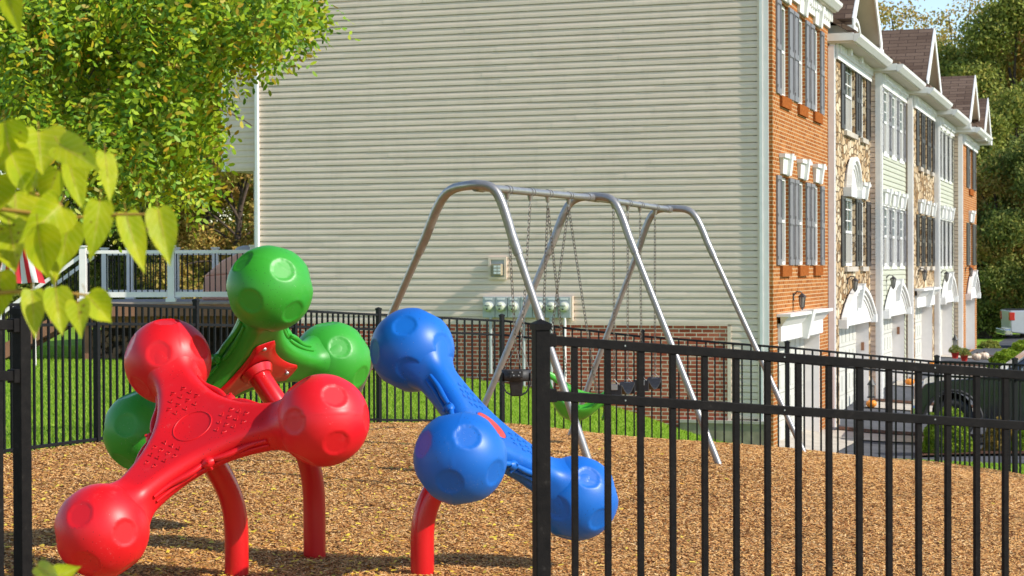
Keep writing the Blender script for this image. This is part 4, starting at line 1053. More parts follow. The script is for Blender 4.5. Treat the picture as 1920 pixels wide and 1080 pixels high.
    # side strip facing the viewer
    if k:
        po = HS[k-1]['o']; EX = lambda a, b, c: H(u0_-b+.0, po+a, c)
        b = MB(); laps(b, EX, -.3, (o-po)-.10 if k != 2 else (o-po)-.10, slab-.1, eave, out=.014); b.build('side_wall', M['siding'], root)
        MB().box((o-po-.12, -.01, slab-.1), (o-po, .028, eave), EX).build('corner_board', M['white'], root)
        if k in (1, 3, 5):
            MB().box((o-po-.135, .03, slab+.05), (o-po-.015, .08, eave-.1), EX).build('downspout', M['whitegrey'], root)
# end wall of the brick house (index 0): laps, brick base, corner trim, downspouts
root = [o for o in bpy.data.objects if o.get('label') == HS[0]['lab']][0]
EXW = lambda a, b, c: H(-b, -a, c)          # a = distance along the end wall to the left, b = out towards the viewer
el = EXW
xr_siding = 1421; 
def aw(px): p = wallpt(px, 500); return -(p-CORN).dot(N)
a_r = aw(1421); a_l = aw(483)
zb_ = zof(609, 0, -aw(1000)); zbr = wallpt(1300, 608).z
a_brk = aw(1364)
b = MB(); laps(b, EXW, a_r, a_l, zbr, EYE+4.9, seams=True, rnd=rnd)
zlow = wallpt(1390, 798).z; nlow = int((zbr-zlow)/.114)
laps(b, EXW, a_r, a_brk-.06, zbr-.114*nlow, zbr+.0001, seams=False)
b.build('end_wall_siding', M['siding'], root)
b = MB(); zg = -1.6
b.add([EXW(a_l, .004, zg), EXW(a_brk, .004, zg), EXW(a_brk, .004, zbr-.02), EXW(a_l, .004, zbr-.02)], [(0,1,2,3)])
b.build('brick_base', M['brick_red'], root)
MB().box((a_brk-.06, .0, zlow), (a_brk, .022, zbr-.03), EXW).box((a_brk-.0, .0, zbr-.025), (a_l, .02, zbr-.002), EXW).build('base_trim', M['siding'], root)
MB().box((a_r-.045, 0, zlow), (a_r, .028, EYE+4.9), EXW).build('corner_trim', M['siding'], root)
zf = wallpt(1300, 792).z
MB().box((0.02, .0, -1.8), (aw(1275), .07, zf), EXW).box((0.02, .07, -1.8), (aw(1405), .20, zf-.42), EXW).build('foundation', M['foundation'], root)
MB().box((-.03, .02, zf-.0), (aw(1275), .09, zf+.05), EXW).build('foundation_cap', M['concrete'], root)
a_d0, a_d1 = aw(1442.2), aw(1431.5)
b = MB(); b.box((a_d0, .005, -1.25), (a_d1, .03, EYE+4.9), EXW); b.build('corner_board', M['whitegrey'], root)
b = MB(); b.box((a_d1+.003, .005, -1.25), (aw(1425.5), .05, EYE+4.85), EXW)
for z in (2.6, 5.0, .3): b.box((a_d1+.001, .05, z), (aw(1425.5)+.002, .053, z+.03), EXW)
b.build('downspout', M['white'], root, bevel=.01)
MB().box((-.074, -.12, -1.6), (-.002, .012, EYE+5.0), EXW).build('brick_return', M['brick_orange'], root)
# left downspout
b = MB(); b.box((aw(488), .005, zbr-.4), (aw(482), .08, EYE+4.9), EXW); b.build('downspout', M['white'], root, bevel=.01)
MB().box((aw(482)+.003, .0, zbr-.4), (aw(480), .03, EYE+4.9), EXW).build('corner_board', M['whitegrey'], root)
# bump out to the left
a_b0, a_b1 = aw(480), aw(421)
zbb = wallpt(450, 316).z
b = MB(); laps(b, lambda a, bb, c: EXW(a, bb-.12, c), a_b0+.02, a_b1, zbb, EYE+4.9, seams=False); b.build('bay_siding', M['siding'], root)
MB().box((a_b0+.02, -3.2, zbb-.04), (a_b1+.0, -.12, EYE+4.9), EXW).build('bay_body', M['siding'], root)
MB().box((a_b1, -.16, zbb-.04), (a_b1+.10, -.085, EYE+4.9), EXW).build('bay_corner_board', M['white'], root)
MB().box((a_b0+.0, -.20, wallpt(475,470).z-.9), (a_b0+.085, -.10, zbb-.045), EXW).build('porch_post', M['whitegrey'], root)
# cross gables
def gable(kidx, ur_, o1, zr, half, ze, back=7, wallmat='siding'):
    root = [o for o in bpy.data.objects if o.get('label') == HS[kidx]['lab']][0]
    b = MB(); t = .13
    b.hexa([H(ur_-half,o1,ze), H(ur_,o1,zr), H(ur_,o1-back,zr), H(ur_-half,o1-back,ze), H(ur_-half-.05,o1,ze+t), H(ur_,o1,zr+t), H(ur_,o1-back,zr+t), H(ur_-half-.05,o1-back,ze+t)])
    b.hexa([H(ur_,o1,zr), H(ur_+half,o1,ze), H(ur_+half,o1-back,ze), H(ur_,o1-back,zr), H(ur_,o1,zr+t), H(ur_+half+.05,o1,ze+t), H(ur_+half+.05,o1-back,ze+t), H(ur_,o1-back,zr+t)])
    b.build('gable_roof', M['shingle'], root)
    b = MB()
    for s in (-1, 1): b.hexa([H(ur_,o1+.003,zr-.14), H(ur_+s*half,o1+.003,ze-.14), H(ur_+s*half,o1+.035,ze-.14), H(ur_,o1+.035,zr-.14), H(ur_,o1+.003,zr+t+.01), H(ur_+s*(half+.05),o1+.003,ze+t+.01), H(ur_+s*(half+.05),o1+.035,ze+t+.01), H(ur_,o1+.035,zr+t+.01)])
    b.build('rake_board', M['white'], root)
    b = MB()
    for s in (-1, 1):
        b.add([H(ur_,o1,zr-.01), H(ur_+s*half,o1,ze-.01), H(ur_+s*half,o1-.42,ze-.01), H(ur_,o1-.42,zr-.01)], [(0,1,2,3) if s > 0 else (3,2,1,0)])
    b.build('rake_soffit', M['soffit'], root)
    b = MB(); b.prism([(ur_-half+.08, ze), (ur_+half-.08, ze), (ur_, zr-.05)], o1-.50, o1-.42, lambda a, w_, z: H(a, w_, z)); b.build('gable_wall', M[wallmat], root, fixn=True)
    b = MB(); b.box((ur_-half-.12, o1-.5, ze-.16), (ur_-half+.45, o1+.05, ze-.005), lambda a, b2, c: H(a, b2, c)); b.build('cornice_return', M['white'], root); b = MB(); b.box((ur_+half-.45, o1-.5, ze-.16), (ur_+half+.12, o1+.05, ze-.005), lambda a, b2, c: H(a, b2, c)); b.build('cornice_return', M['white'], root)
gable(1, 8.5, .50, EYE+6.9, 2.2, EYE+4.8, wallmat='stone')
gable(3, 17.6, .95, EYE+5.95, 1.75, EYE+4.45, wallmat='stone')
gable(4, 26.6, 1.25, EYE+5.60, 1.9, EYE+4.15)
gable(5, 28.9, 1.45, EYE+5.10, 1.3, EYE+4.0)
# ---------------------------------------------------------------- end wall fittings
def onwall(px, py, out=0): p = wallpt(px, py, out); return (-(p-CORN).dot(N), p.z)
aL, zT = onwall(908, 556); aR, zB = onwall(1073, 596)
mt = thing('meter_bank', EXW((aL+aR)/2, .02, zB), 'long grey electric meter box with round glass meters on the siding wall', 'meter box')
wN = (aL-aR)/7.0
for i in range(7):
    x1 = aL-i*wN; MB().box((x1-wN+.004, .02, zB), (x1-.004, .10, zT), EXW).build('meter_cabinet', M['meterbox'], mt, bevel=.008)
    if i != 3:
        c = EXW(x1-wN/2, .10, (zT+zB)/2+.01)
        m = MB().lathe([(.093, 0), (.093, .03), (.083, .035)], c, -D, 24).build('meter', M['meterbox'], mt, True)
        MB().lathe([(.080, .03), (.080, .075), (.06, .095), (.02, .10)], c, -D, 24).build('meter_glass', M['meterface'], m, True)
        MB().box((x1-wN/2-.045, .202, (zT+zB)/2+.02), (x1-wN/2+.045, .208, (zT+zB)/2+.032), EXW).box((x1-wN/2-.015, .202, (zT+zB)/2-.045), (x1-wN/2+.015, .208, (zT+zB)/2-.02), EXW).build('dial', M['darkslot'], m)
    MB().box((x1-wN/2-.07, .101, zT-.055), (x1-wN/2+.07, .105, zT-.02), EXW).build('name_plate', M['white'], mt)
MB().box((aR-.03, .02, zB-.05), (aR-.002, .08, zT+.01), EXW).build('side_cover', M['siding'], mt)
for px, w_, mat, zend in ((923, .055, 'meterbox', 700), (946, .03, 'whitegrey', 690), (1036, .06, 'meterbox', 740), (1062, .045, 'whitegrey', 720), (985, .05, 'meterbox', 745)):
    a_, zz = onwall(px, 598); a2_, ze_ = onwall(px, zend)
    MB().tube([EXW(a_, .09, zB+.0), EXW(a_, .09, ze_)], w_/2*1.1, 10).build('conduit', M[mat], mt, True)
aL, zT = onwall(917, 482); aR, zB = onwall(951.5, 524)
vt = thing('wall_vent', EXW((aL+aR)/2, .02, zB), 'small square beige exhaust vent with a louvred hood above the meters', 'vent')
b = MB(); e = .045
b.box((aR, .015, zB), (aR+e, .05, zT), EXW).box((aL-e, .015, zB), (aL, .05, zT), EXW).box((aR+e, .015, zB), (aL-e, .05, zB+e), EXW).box((aR+e, .015, zT-e), (aL-e, .05, zT), EXW); b.build('vent_frame', M['siding'], vt)
MB().box((aR+e, .015, zB+e), (aL-e, .022, zT-e), EXW).build('vent_back', M['meterbox'], vt)
MB().box((aR+.07, .022, zB+.07), (aL-.08, .15, zT-.12), EXW).build('vent_hood', M['foundation'], vt, bevel=.01)
b = MB(); zz = np.linspace(zB+.09, zT-.14, 4)
for i in range(3):
    for j in range(2):
        b.box((aR+.078+j*.07, .15, zz[i]+.008), (aR+.135+j*.07, .156, zz[i+1]-.008), EXW)
b.build('louvre', M['white'], vt)
# ------------------------------------------------------------------ foliage helpers
def unit(a): return a/np.maximum(np.linalg.norm(a, axis=-1, keepdims=True), 1e-9)
def leafquads(c, size, g, aspect=.55, droop=.0, nrm=None, flat=.0):
    """rhombic leaf faces at points c"""
    n = len(c); ax = unit(g.normal(size=(n, 3))+np.array([0, 0, -droop])); b = unit(np.cross(ax, unit(g.normal(size=(n, 3)))))
    L = (size*(.6+.8*g.random(n)))[:, None]; k = np.cross(ax, b)
    v = np.stack([c-ax*L*.5, c+b*L*.5*aspect+k*L*.06, c+ax*L*.5, c-b*L*.5*aspect+k*L*.06], 1).reshape(-1, 3)
    return v, np.arange(n*4).reshape(n, 4)
def tree(loc, h, rad, seed, mat, label, cat='tree', group=None, n=26000, leaf=.20, trunk_r=.2, base=.22, name='tree', lobes=26, sparse=0., squash=1.0):
    g = np.random.default_rng(seed); x, y = loc; z0 = gzs(x, y)-.1
    root = thing(name, (x, y, z0), label, cat, group)
    top = np.array([x+g.normal()*.3, y+g.normal()*.3, z0+h*.80])
    trunk = [(x, y, z0), (x+g.normal()*.12, y, z0+h*.25), (x+g.normal()*.3, y+.1, z0+h*.5), tuple(top)]
    MB().tube(bez(*trunk, 10), [trunk_r*(1.25-.98*i/10) for i in range(11)], 10).build('trunk', M['bark'], root, True)
    # lobes spread through the crown
    L = []
    for i in range(lobes):
        t = (i+.5)/lobes; zz = base+(1-base)*t
        w = math.sin(math.pi*min(1, (t*.86+.12)))**.7
        a = g.random()*2*math.pi; rr = rad*w*(.25+.72*g.random()**.5)
        L.append((x+rr*math.cos(a), y+rr*math.sin(a)*squash, z0+h*zz, rad*(.22+.20*g.random())))
    for i, (lx, ly, lz, lr) in enumerate(L):
        if i % 2 == 0:
            s = Vector(trunk[1]).lerp(Vector(trunk[3]), max(.0, min(.9, (lz-z0)/h-.30))); e = Vector((lx, ly, lz))
            MB().tube(bez(s, s.lerp(e, .3)+Vector((0,0,.3)), s.lerp(e, .7)+Vector((0,0,.5)), e, 7), [trunk_r*.40*(1-.11*k) for k in range(8)], 6).build('limb', M['bark'], root, True)
    L = np.array(L); wts = L[:, 3]**2; idx = g.choice(len(L), n, p=wts/wts.sum())
    # clumps inside each lobe: leaves gather in sprays
    d = unit(g.normal(size=(n, 3))); rr = L[idx, 3][:, None]*(g.random((n, 1))**.45)
    c = L[idx, :3]+d*rr*np.array([1, 1, .75])
    nclump = max(60, n//45); cl = c[g.choice(n, nclump)]; ci = g.choice(nclump, n); c2 = cl[ci]+g.normal(size=(n, 3))*leaf*1.3
    use = g.random(n) < .72; c = np.where(use[:, None], c2, c)
    v, f = leafquads(c, leaf, g, .6, .3)
    fin('crown', v, f, mat, root)
    return root
# ------------------------------------------------------------------ woods behind the houses (right) and behind the deck (left)
GR = 'trees of the woods beyond the houses'
def tpos(px, Y): return (px-960)/F*Y, Y
RT = [ # px, depth, height, radius, mat, label
 (1690, 84, 14.6, 3.0, 'far2', 'sparse yellowing tree rising over the second shingled gable', 6000, .26, .5),
 (1800, 88, 15.2, 2.6, 'far2', 'thin topped yellow green tree against the blue sky above the far gable', 6000, .26, .5),
 (1760, 79, 11.6, 3.4, 'far1', 'full green tree between the third and fourth gables', 24000, .26, .1),
 (1862, 86, 14.6, 2.8, 'far2', 'yellow topped tall tree right of the sky gap', 9000, .28, .4),
 (1905, 77, 13.6, 3.4, 'far1', 'tall green tree at the top right corner', 30000, .26, .1),
 (1840, 74, 8.6, 2.9, 'far1', 'rich green tree just beyond the last townhouse', 26000, .24, 0),
 (1882, 71, 6.4, 2.5, 'far2', 'lower orange tinged tree above the silver pickup', 20000, .20, 0),
 (1925, 70, 7.2, 2.3, 'far3', 'dark tree at the right edge above the silver pickup', 18000, .22, 0),
 (1848, 70, 4.3, 1.7, 'far3', 'low dark shrubby tree next to the last brick front', 14000, .18, 0),
 (1960, 80, 14.0, 3.6, 'far2', 'tall yellowing tree half outside the right edge', 20000, .26, .1),
 (1900, 95, 12.6, 4.6, 'far2', 'mottled tall tree at the back of the woods', 30000, .32, 0),
 (1780, 98, 11.8, 4.8, 'far1', 'broad green tree at the back behind the rooftops', 26000, .32, .1),
]
for i, (px, Y, h, r_, m_, lab, n, lf, sp) in enumerate(RT):
    tree(tpos(px, Y), h, r_, 50+i, M[m_], lab, 'tree', GR, n=int(n*(1.9 if sp < .3 else .75)), leaf=lf*(.66 if sp < .3 else .6), trunk_r=.22, base=.12 if sp < .3 else .4, lobes=30, name='woodland_tree')
tag(thing('x', (0,0,0), '', ''), None) if False else None
LT = [(440, 56, 8.0, 2.6, 'far2', 'yellow green tree seen below the house bay, left of the porch post'),
      (395, 60, 7.5, 2.6, 'far1', 'green tree behind the deck railing, right of the near leaves'),
      (350, 64, 8.5, 2.8, 'far3', 'darker green tree behind the deck railing by the near leaves'),
      (290, 62, 8.0, 2.8, 'far1', 'green tree behind the deck middle posts'),
      (220, 66, 9.0, 3.0, 'far3', 'dark green tree behind the left deck post'),
      (140, 60, 8.0, 2.8, 'far1', 'green tree behind the deck stair rail'),
      (60, 64, 9.0, 3.2, 'far3', 'dark tree behind the striped flag'),
      (-20, 58, 8.0, 2.8, 'far1', 'green tree at the left edge behind the flag'),
      (470, 70, 9.0, 3.0, 'far3', 'dark tree farthest back beside the house corner')]
for i, (px, Y, h, r_, m_, lab) in enumerate(LT):
    tree(tpos(px, Y), h, r_, 90+i, M[m_], lab, 'tree', 'trees behind the deck', n=60000 if i in (0, 8) else 26000, leaf=.13, trunk_r=.12, base=.02, lobes=34, name='garden_tree')
# ------------------------------------------------------------------ big locust tree, upper left
g = np.random.default_rng(11)
PG = np.array([(-60,-120),(530,-120),(568,-60),(590,-10),(597,20),(570,35),(550,60),(520,60),(500,85),(475,110),(455,100),(430,110),(405,140),(385,190),(398,230),(378,290),(365,335),(372,350),(330,370),(305,350),(280,345),(225,350),(208,400),(185,390),(165,340),(120,270),(60,240),(-60,230)], float)
def inpoly(x, y, pg):
    ins = np.zeros(len(x), bool); j = len(pg)-1
    for i in range(len(pg)):
        xi, yi = pg[i]; xj, yj = pg[j]
        ins ^= ((yi > y) != (yj > y)) & (x < (xj-xi)*(y-yi)/((yj-yi)+1e-9)+xi); j = i
    return ins
lt = thing('locust_tree', (-4.6, 8.6, gzs(-4.6, 8.6)), 'large locust tree with small yellow green leaflets hanging over the upper left', 'tree')
tb = Vector((-4.6, 8.6, gzs(-4.6, 8.6)-.1))
MB().tube(bez(tb, tb+Vector((.1,0,1.2)), tb+Vector((.3,0,2.2)), tb+Vector((.9,.2,4.6)), 12), [.17-.008*i for i in range(13)], 12).build('trunk', M['bark'], lt, True)
def pix(px, py, Y): return at(px, py, Y)
limb_tips = [(250,120,8.4),(380,60,8.2),(480,20,8.6),(150,200,8.0),(330,260,8.8),(360,160,9.0),(60,120,8.4),(230,320,8.3),(500,10,8.3),(200,30,9.2)]
for (a, b_, Y) in limb_tips:
    s = tb+Vector((.45+.2*random.random(), .1, 2.6+1.2*random.random())); e = pix(a, b_, Y)
    MB().tube(bez(s, s+(e-s)*.3+Vector((0,0,.45)), s+(e-s)*.7+Vector((0,0,.35)), e, 12), [.036*(1-.068*k) for k in range(13)], 7).build('limb', M['bark'], lt, True)
for k in range(60):
    while True:
        a, b_ = random.uniform(100, 380), random.uniform(-20, 260)
        if inpoly(np.array([a]), np.array([b_]), PG)[0]: break
    Y = random.uniform(7.8, 9.6); p = pix(a, b_, Y); q = p+Vector((random.uniform(-.25,.35), random.uniform(-.2,.2), random.uniform(-.35,.1)))
    MB().tube(bez(p, p.lerp(q,.4)+Vector((0,0,.05)), p.lerp(q,.7)+Vector((0,0,.04)), q, 5), [.006,.005,.004,.004,.003,.002], 4).build('twig', M['bark'], lt, uv=False)
V = []
def compound(n, y0, y1, dens=None, seed=1, per=0):
    g = np.random.default_rng(seed); px = np.empty(0); py = np.empty(0); m = n//per if per else n
    while len(px) < m:
        a = g.uniform(-60, 650, n*3); b = g.uniform(-120, 480, n*3); k = inpoly(a, b, PG)
        if dens is not None: k &= g.random(n*3) < dens(a, b)
        px = np.concatenate([px, a[k]]); py = np.concatenate([py, b[k]])
    px, py = px[:m], py[:m]; Y = g.uniform(y0, y1, m)
    base = np.array([list(pix(a, b, c)) for a, b, c in zip(px, py, Y)]); off = np.zeros_like(base)
    if per:   # sprays: many leaves fanning out and down from each branch tip
        n = m*per; base = np.repeat(base, per, 0); sz = np.repeat(.7+.7*g.random(m), per)[:, None]
        off = np.clip(g.normal(size=(n, 3)), -1.7, 1.7)*np.array([.11, .11, .07])*sz; base = base+off
        base[:, 2] -= .5*(off[:, 0]**2+off[:, 1]**2)/.15
    vv_ = base-np.array(CAM); fz_ = vv_ @ np.array(fw); qx = 960+F*(vv_ @ np.array(rt))/fz_; qy = 540-F*(vv_ @ np.array(up))/fz_
    base = base[inpoly(qx, qy, PG)] if not per else base; off = off if not per else off
    if per: k_ = inpoly(qx, qy, PG); base = base[k_]; off = off[k_]
    n = len(base); base[:, 2] += .05
    out = []; az = g.normal(0, 1, (n, 3)); az[:, 2] = -.8-np.abs(az[:, 2])*.8; az[:, 0] += .25
    if per: az = az*.8+off*4.5*np.array([1, 1, .3])
    d = unit(az)
    sdv = unit(np.cross(d, unit(g.normal(size=(n, 3))+np.array([0, -1.2, .3])))); nr = np.cross(sdv, d)
    npair = 6; Lr = .15+.08*g.random(n)
    for k in range(npair*2+1):
        t = (k//2+1)/(npair+.6) if k < npair*2 else 1.0; s = (1 if k % 2 else -1) if k < npair*2 else 0
        c0 = base+d*(Lr*t)[:, None]+np.array([0, 0, -1])*(.05*t*t)
        ld_ = unit(d*.45+sdv*s*1.0+g.normal(size=(n, 3))*.22+np.array([0,0,-.15])) if s else unit(d+g.normal(size=(n, 3))*.1)
        ll = (.027+.013*g.random(n))[:, None]; wd = unit(np.cross(ld_, nr)+g.normal(size=(n, 3))*.15)*ll*.21
        up_ = nr*ll*.08
        q = [c0, c0+ld_*ll*.28+wd*.9-up_, c0+ld_*ll*.7+wd-up_, c0+ld_*ll, c0+ld_*ll*.7-wd-up_, c0+ld_*ll*.28-wd*.9-up_]
        out.append(np.stack(q, 1))
    return np.concatenate(out).reshape(-1, 3)
def dens(a, b):
    # the hollow in the middle of the crown is thinner at the front
    d = ((a-290)/85)**2+((b-80)/100)**2; d2 = ((a-250)/45)**2+((b-270)/45)**2; d3 = ((a-100)/70)**2+((b-170)/26)**2
    cl_ = np.sin(a/34+1.3*np.sin(b/29))*np.sin(b/27+1.1*np.sin(a/41)+.8)
    return np.clip(np.minimum(np.minimum(d, d2), d3+.1)**2*.8, .03, 1)*np.where(cl_ > .02, 1, .03)
def dens2(a, b): return np.where(np.sin(a/45+b/60+1)*np.sin(b/38-a/90) > -.35, 1, .1)
v = np.concatenate([compound(3000, 7.3, 8.5, dens, 1, 20), compound(1000, 8.9, 9.8, dens2, 2, 22)])
fin('crown', v, np.arange(len(v)).reshape(-1, 6), M['locust'], lt)
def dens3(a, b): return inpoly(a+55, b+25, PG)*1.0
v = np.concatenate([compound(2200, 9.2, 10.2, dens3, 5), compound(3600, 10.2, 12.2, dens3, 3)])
fin('shade_tinted_crown', v, np.arange(len(v)).reshape(-1, 6), M['locust_shade_tint'], lt)  # back leaves coloured dark to stand for shade inside the crown
# ------------------------------------------------------------------ near redbud branch
nb = thing('leafy_branch', at(-60, 480, 2.9), 'out of focus branch with large heart shaped yellow green leaves, nearest the viewer at left', 'branch')
def heart(base, tip, wpx, Y, roll, seed):
    g_ = random.Random(seed); b0 = at(base[0], base[1], Y); t0 = at(tip[0], tip[1], Y+g_.uniform(-.10, .10)); ax = (t0-b0); L = ax.length; ax.normalize()
    W = wpx/F*Y/2; vw = (CAM-b0).normalized(); sd_ = ax.cross(vw).normalized(); nr = sd_.cross(ax).normalized()
    sd2 = (sd_*math.cos(roll)+nr*math.sin(roll)); nr2 = nr*math.cos(roll)-sd_*math.sin(roll); W /= max(.5, math.cos(roll))
    prof = [(-.01,.16),(-.045,.40),(-.02,.72),(.08,.92),(.24,1.0),(.42,.93),(.60,.70),(.76,.40),(.88,.17),(.96,.06),(1.0,.0)]
    v = []; fold = g_.uniform(.10, .65); curl = g_.uniform(-.22, .28); wav = g_.uniform(0, 6)
    NC = 4
    for (t, w_) in prof:
        for j in range(-NC, NC+1):
            s = j/NC; tt = t if j else max(t, 0.0)
            if abs(j) < NC and t < 0: tt = t*(abs(s))**.8
            p = b0+ax*(L*tt)+sd2*(W*w_*s)+nr2*(fold*W*w_*abs(s)**1.2+curl*L*tt*tt+.05*W*math.sin(wav+5*tt+3*s)*abs(s))
            v.append(p)
    n = 2*NC+1; f = [(i*n+j, i*n+j+1, (i+1)*n+j+1, (i+1)*n+j) for i in range(len(prof)-1) for j in range(n-1)]
    o = fin('leaf', v, f, M['redbud'], nb, True); ul = o.data.uv_layers.new(name='UVMap').data
    for l_ in o.data.loops: ul[l_.index].uv = ((l_.vertex_index % n)/NC-1, prof[l_.vertex_index//n][0])
    sm = MB(); sm.tube([b0-ax*.012+Vector((0,0,.008)), b0, b0+ax*L*.5+nr2*(curl*L*.25+.001)], [.0008, .0005, .0003], 5); sm.build('leaf_stalk', M['twig'], o)
LV = [((8,228),(22,305),70,.3),((72,248),(78,345),100,.1),((33,262),(18,352),80,-.2),((112,272),(188,318),62,.2),((197,288),(207,382),38,.5),((128,300),(150,398),44,.4),
 ((108,318),(84,388),52,-.3),((28,360),(32,452),92,.1),((112,385),(42,455),82,.2),((187,378),(172,492),56,.2),((128,415),(112,508),62,.2),((236,400),(264,520),50,.3),((296,392),(318,502),58,.1),
 ((88,455),(96,548),42,.5),((18,425),(38,515),66,-.2),((2,508),(-8,592),62,.1),((60,545),(66,636),46,.1),((104,540),(112,630),56,.2),((146,566),(152,632),46,-.1),((163,553),(208,606),56,.3),
 ((8,-28),(32,54),44,.2),((55,300),(70,372),70,-.4),((-5,330),(0,420),70,.2),((70,420),(78,500),70,.3),((20,290),(60,370),60,.5),((5,460),(30,520),50,.2),((150,290),(170,340),50,.6),((88,1088),(150,1068),40,.3),((70,1062),(120,1092),34,.1)]
for i, (b_, t_, w_, rl) in enumerate(LV): heart(b_, t_, w_, 2.9+.28*random.random()-.1, rl, i)
for pts in ([(-90,380),(20,395),(140,408),(220,402),(305,402)], [(-90,250),(10,235),(90,255),(150,290)], [(-90,560),(10,548),(80,545),(150,552),(172,556)], [(-90,300),(30,350),(110,380),(140,420)], [(-90,430),(-10,440),(60,450),(95,460)]):
    w3 = [at(a, b_, 3.0) for a, b_ in pts]; cur = []
    for i in range(len(w3)-1):
        for k in range(4): cur.append(w3[i].lerp(w3[i+1], k/4))
    cur.append(w3[-1]); MB().tube(cur, [.0042*(1-.6*i/len(cur)) for i in range(len(cur))], 6).build('twig', M['twig'], nb, True)
# ------------------------------------------------------------------ bushes and plants
def bush(px, py, Y, rpx, hpx, mat, label, seed, n=9000, leaf=.035, cat='bush', group=None, name='round_bush'):
    g = np.random.default_rng(seed); p = at(px, py, Y); r_ = rpx/F*Y; hh = hpx/F*Y; x, y, z0 = p.x, p.y, p.z
    root = thing(name, (x, y, z0), label, cat, group)
    d = unit(g.normal(size=(n, 3))); d[:, 2] = np.abs(d[:, 2]); rad = .55+.45*g.random((n, 1))**.35
    bumpy = 1+.07*np.sin(d[:, :1]*9+seed)*np.sin(d[:, 1:2]*8)+.05*np.sin(d[:, 2:]*14+d[:, :1]*6)
    c = np.array([x, y, z0])+d*rad*bumpy*np.array([r_, r_, hh])
    v, f = leafquads(c, leaf, g, .5, -.3); fin('foliage', v, f, mat, root)
    b = MB()
    for k in range(5): a = k*1.256; b.tube([(x, y, z0-.03), (x+r_*.5*math.cos(a), y+r_*.5*math.sin(a), z0+hh*.6)], [.015, .006], 5)
    b.build('stems', M['bark'], root); return root
bush(1776, 847, 32.2, 47, 82, M['bush'], 'bright green clipped round bush by the asphalt, in front of the black truck', 1, 12000, .045)
bush(1876, 852, 32.3, 34, 66, M['bushorange'], 'orange tinged small leaved bush right of the green one', 2, 9000, .045)
bush(1888, 690, 48, 34, 34, M['bush'], 'low rounded green bush above the black truck roof', 3, 7000, .06)
bush(1918, 672, 50, 30, 34, M['bush'], 'rounded green bush at the right edge, below the silver pickup', 4, 7000, .06)
bush(1914, 858, 32.0, 20, 52, M['bush'], 'tuft of green grassy plant at the right edge behind the fence', 5, 4000, .06, 'plant', name='grassy_plant')
bush(1855, 657, 62, 22, 18, M['far1'], 'leafy garden plant near the last brick front', 6, 3000, .09, 'plant', name='garden_plant')
bush(308, 1052, 10.9, 30, 18, M['bush'], 'small green weed sprouting from the wood chips', 7, 420, .03, 'weed', name='small_weed')
# pots and autumn decorations
def pot(px, py, Y, mat, label, flower=None):
    p = at(px, py, Y); root = thing('flower_pot', p, label, 'flower pot')
    MB().lathe([(.07, 0), (.11, .15), (.12, .15), (.12, .18), (.10, .18)], p, (0,0,1), 18).build('pot', mat, root, True)
    g = np.random.default_rng(int(px)); d = unit(g.normal(size=(500, 3))); d[:, 2] = np.abs(d[:, 2]); c = np.array(p)+np.array([0,0,.16])+d*g.random((500, 1))**.4*np.array([.20,.20,.22])
    v, f = leafquads(c, .05, g); fin('plant', v, f, M['far3'] if flower is None else M[flower], root)
pot(1808, 677, 52, M['redpot'], 'red flower pot with dark green plant near the fourth garage')
pot(1791, 672, 51.5, M['redpot'], 'second red pot standing by the white garage jamb')
def pumpkin(px, py, Y, r_, mat, label, grp=None):
    p = at(px, py, Y); b = MB(); n = 40; prof = [(0,0),(.5,.03),(.85,.2),(1,.45),(.9,.7),(.55,.86),(.12,.82)]; v = []
    for (q, h) in prof:
        for k in range(n):
            a = 2*math.pi*k/n; s = r_*q*(1-.08*abs(math.sin(a*5))); v.append((p.x+s*math.cos(a), p.y+s*math.sin(a), p.z+h*r_*1.5))
    b.add(v, [(i*n+k, i*n+(k+1) % n, (i+1)*n+(k+1) % n, (i+1)*n+k) for i in range(6) for k in range(n)])
    root = thing('pumpkin', p, label, 'pumpkin', grp); b.build('fruit', mat, root, True, uv=False)
    MB().tube([p+Vector((0,0,r_*1.2)), p+Vector((.01,0,r_*1.6))], [.03,.018], 6).build('stem', M['bark'], root)
pumpkin(1634, 764, 40.2, .12, M['orange'], 'orange pumpkin on the bed right of the second garage')
pumpkin(1706, 722, 45, .12, M['orange'], 'orange pumpkin standing near the third garage')
pumpkin(1750, 690, 47, .12, M['orange'], 'orange pumpkin peeking over the near fence rail')
pumpkin(1832, 676, 52, .15, M['palepumpkin'], 'pale pumpkin on the path, left of two')
pumpkin(1845, 674, 52, .15, M['palepumpkin'], 'pale pumpkin on the path, right of two')
def lantern(px, py, Y, label):
    p = at(px, py, Y); root = thing('garden_lantern', p, label, 'lantern')
    MB().lathe([(.09, 0), (.09, .03), (.07, .04)], p, (0,0,1), 8).build('base', M['darkslot'], root)
    b = MB()
    for k in range(4): a = k*math.pi/2+.4; b.tube([p+Vector((.07*math.cos(a), .07*math.sin(a), .04)), p+Vector((.07*math.cos(a), .07*math.sin(a), .28))], .008, 4)
    b.build('frame', M['darkslot'], root)
    MB().lathe([(.055, .04), (.055, .28)], p, (0,0,1), 8).build('glass', M['screen'], root)
    MB().lathe([(.10, .28), (.03, .40), (.015, .44)], p, (0,0,1), 8).build('cap', M['darkslot'], root)
lantern(1634, 746, 40.4, 'dark lantern behind the orange pumpkin by the tan siding strip')
lantern(1791, 656, 53, 'dark lantern standing behind the red pots')
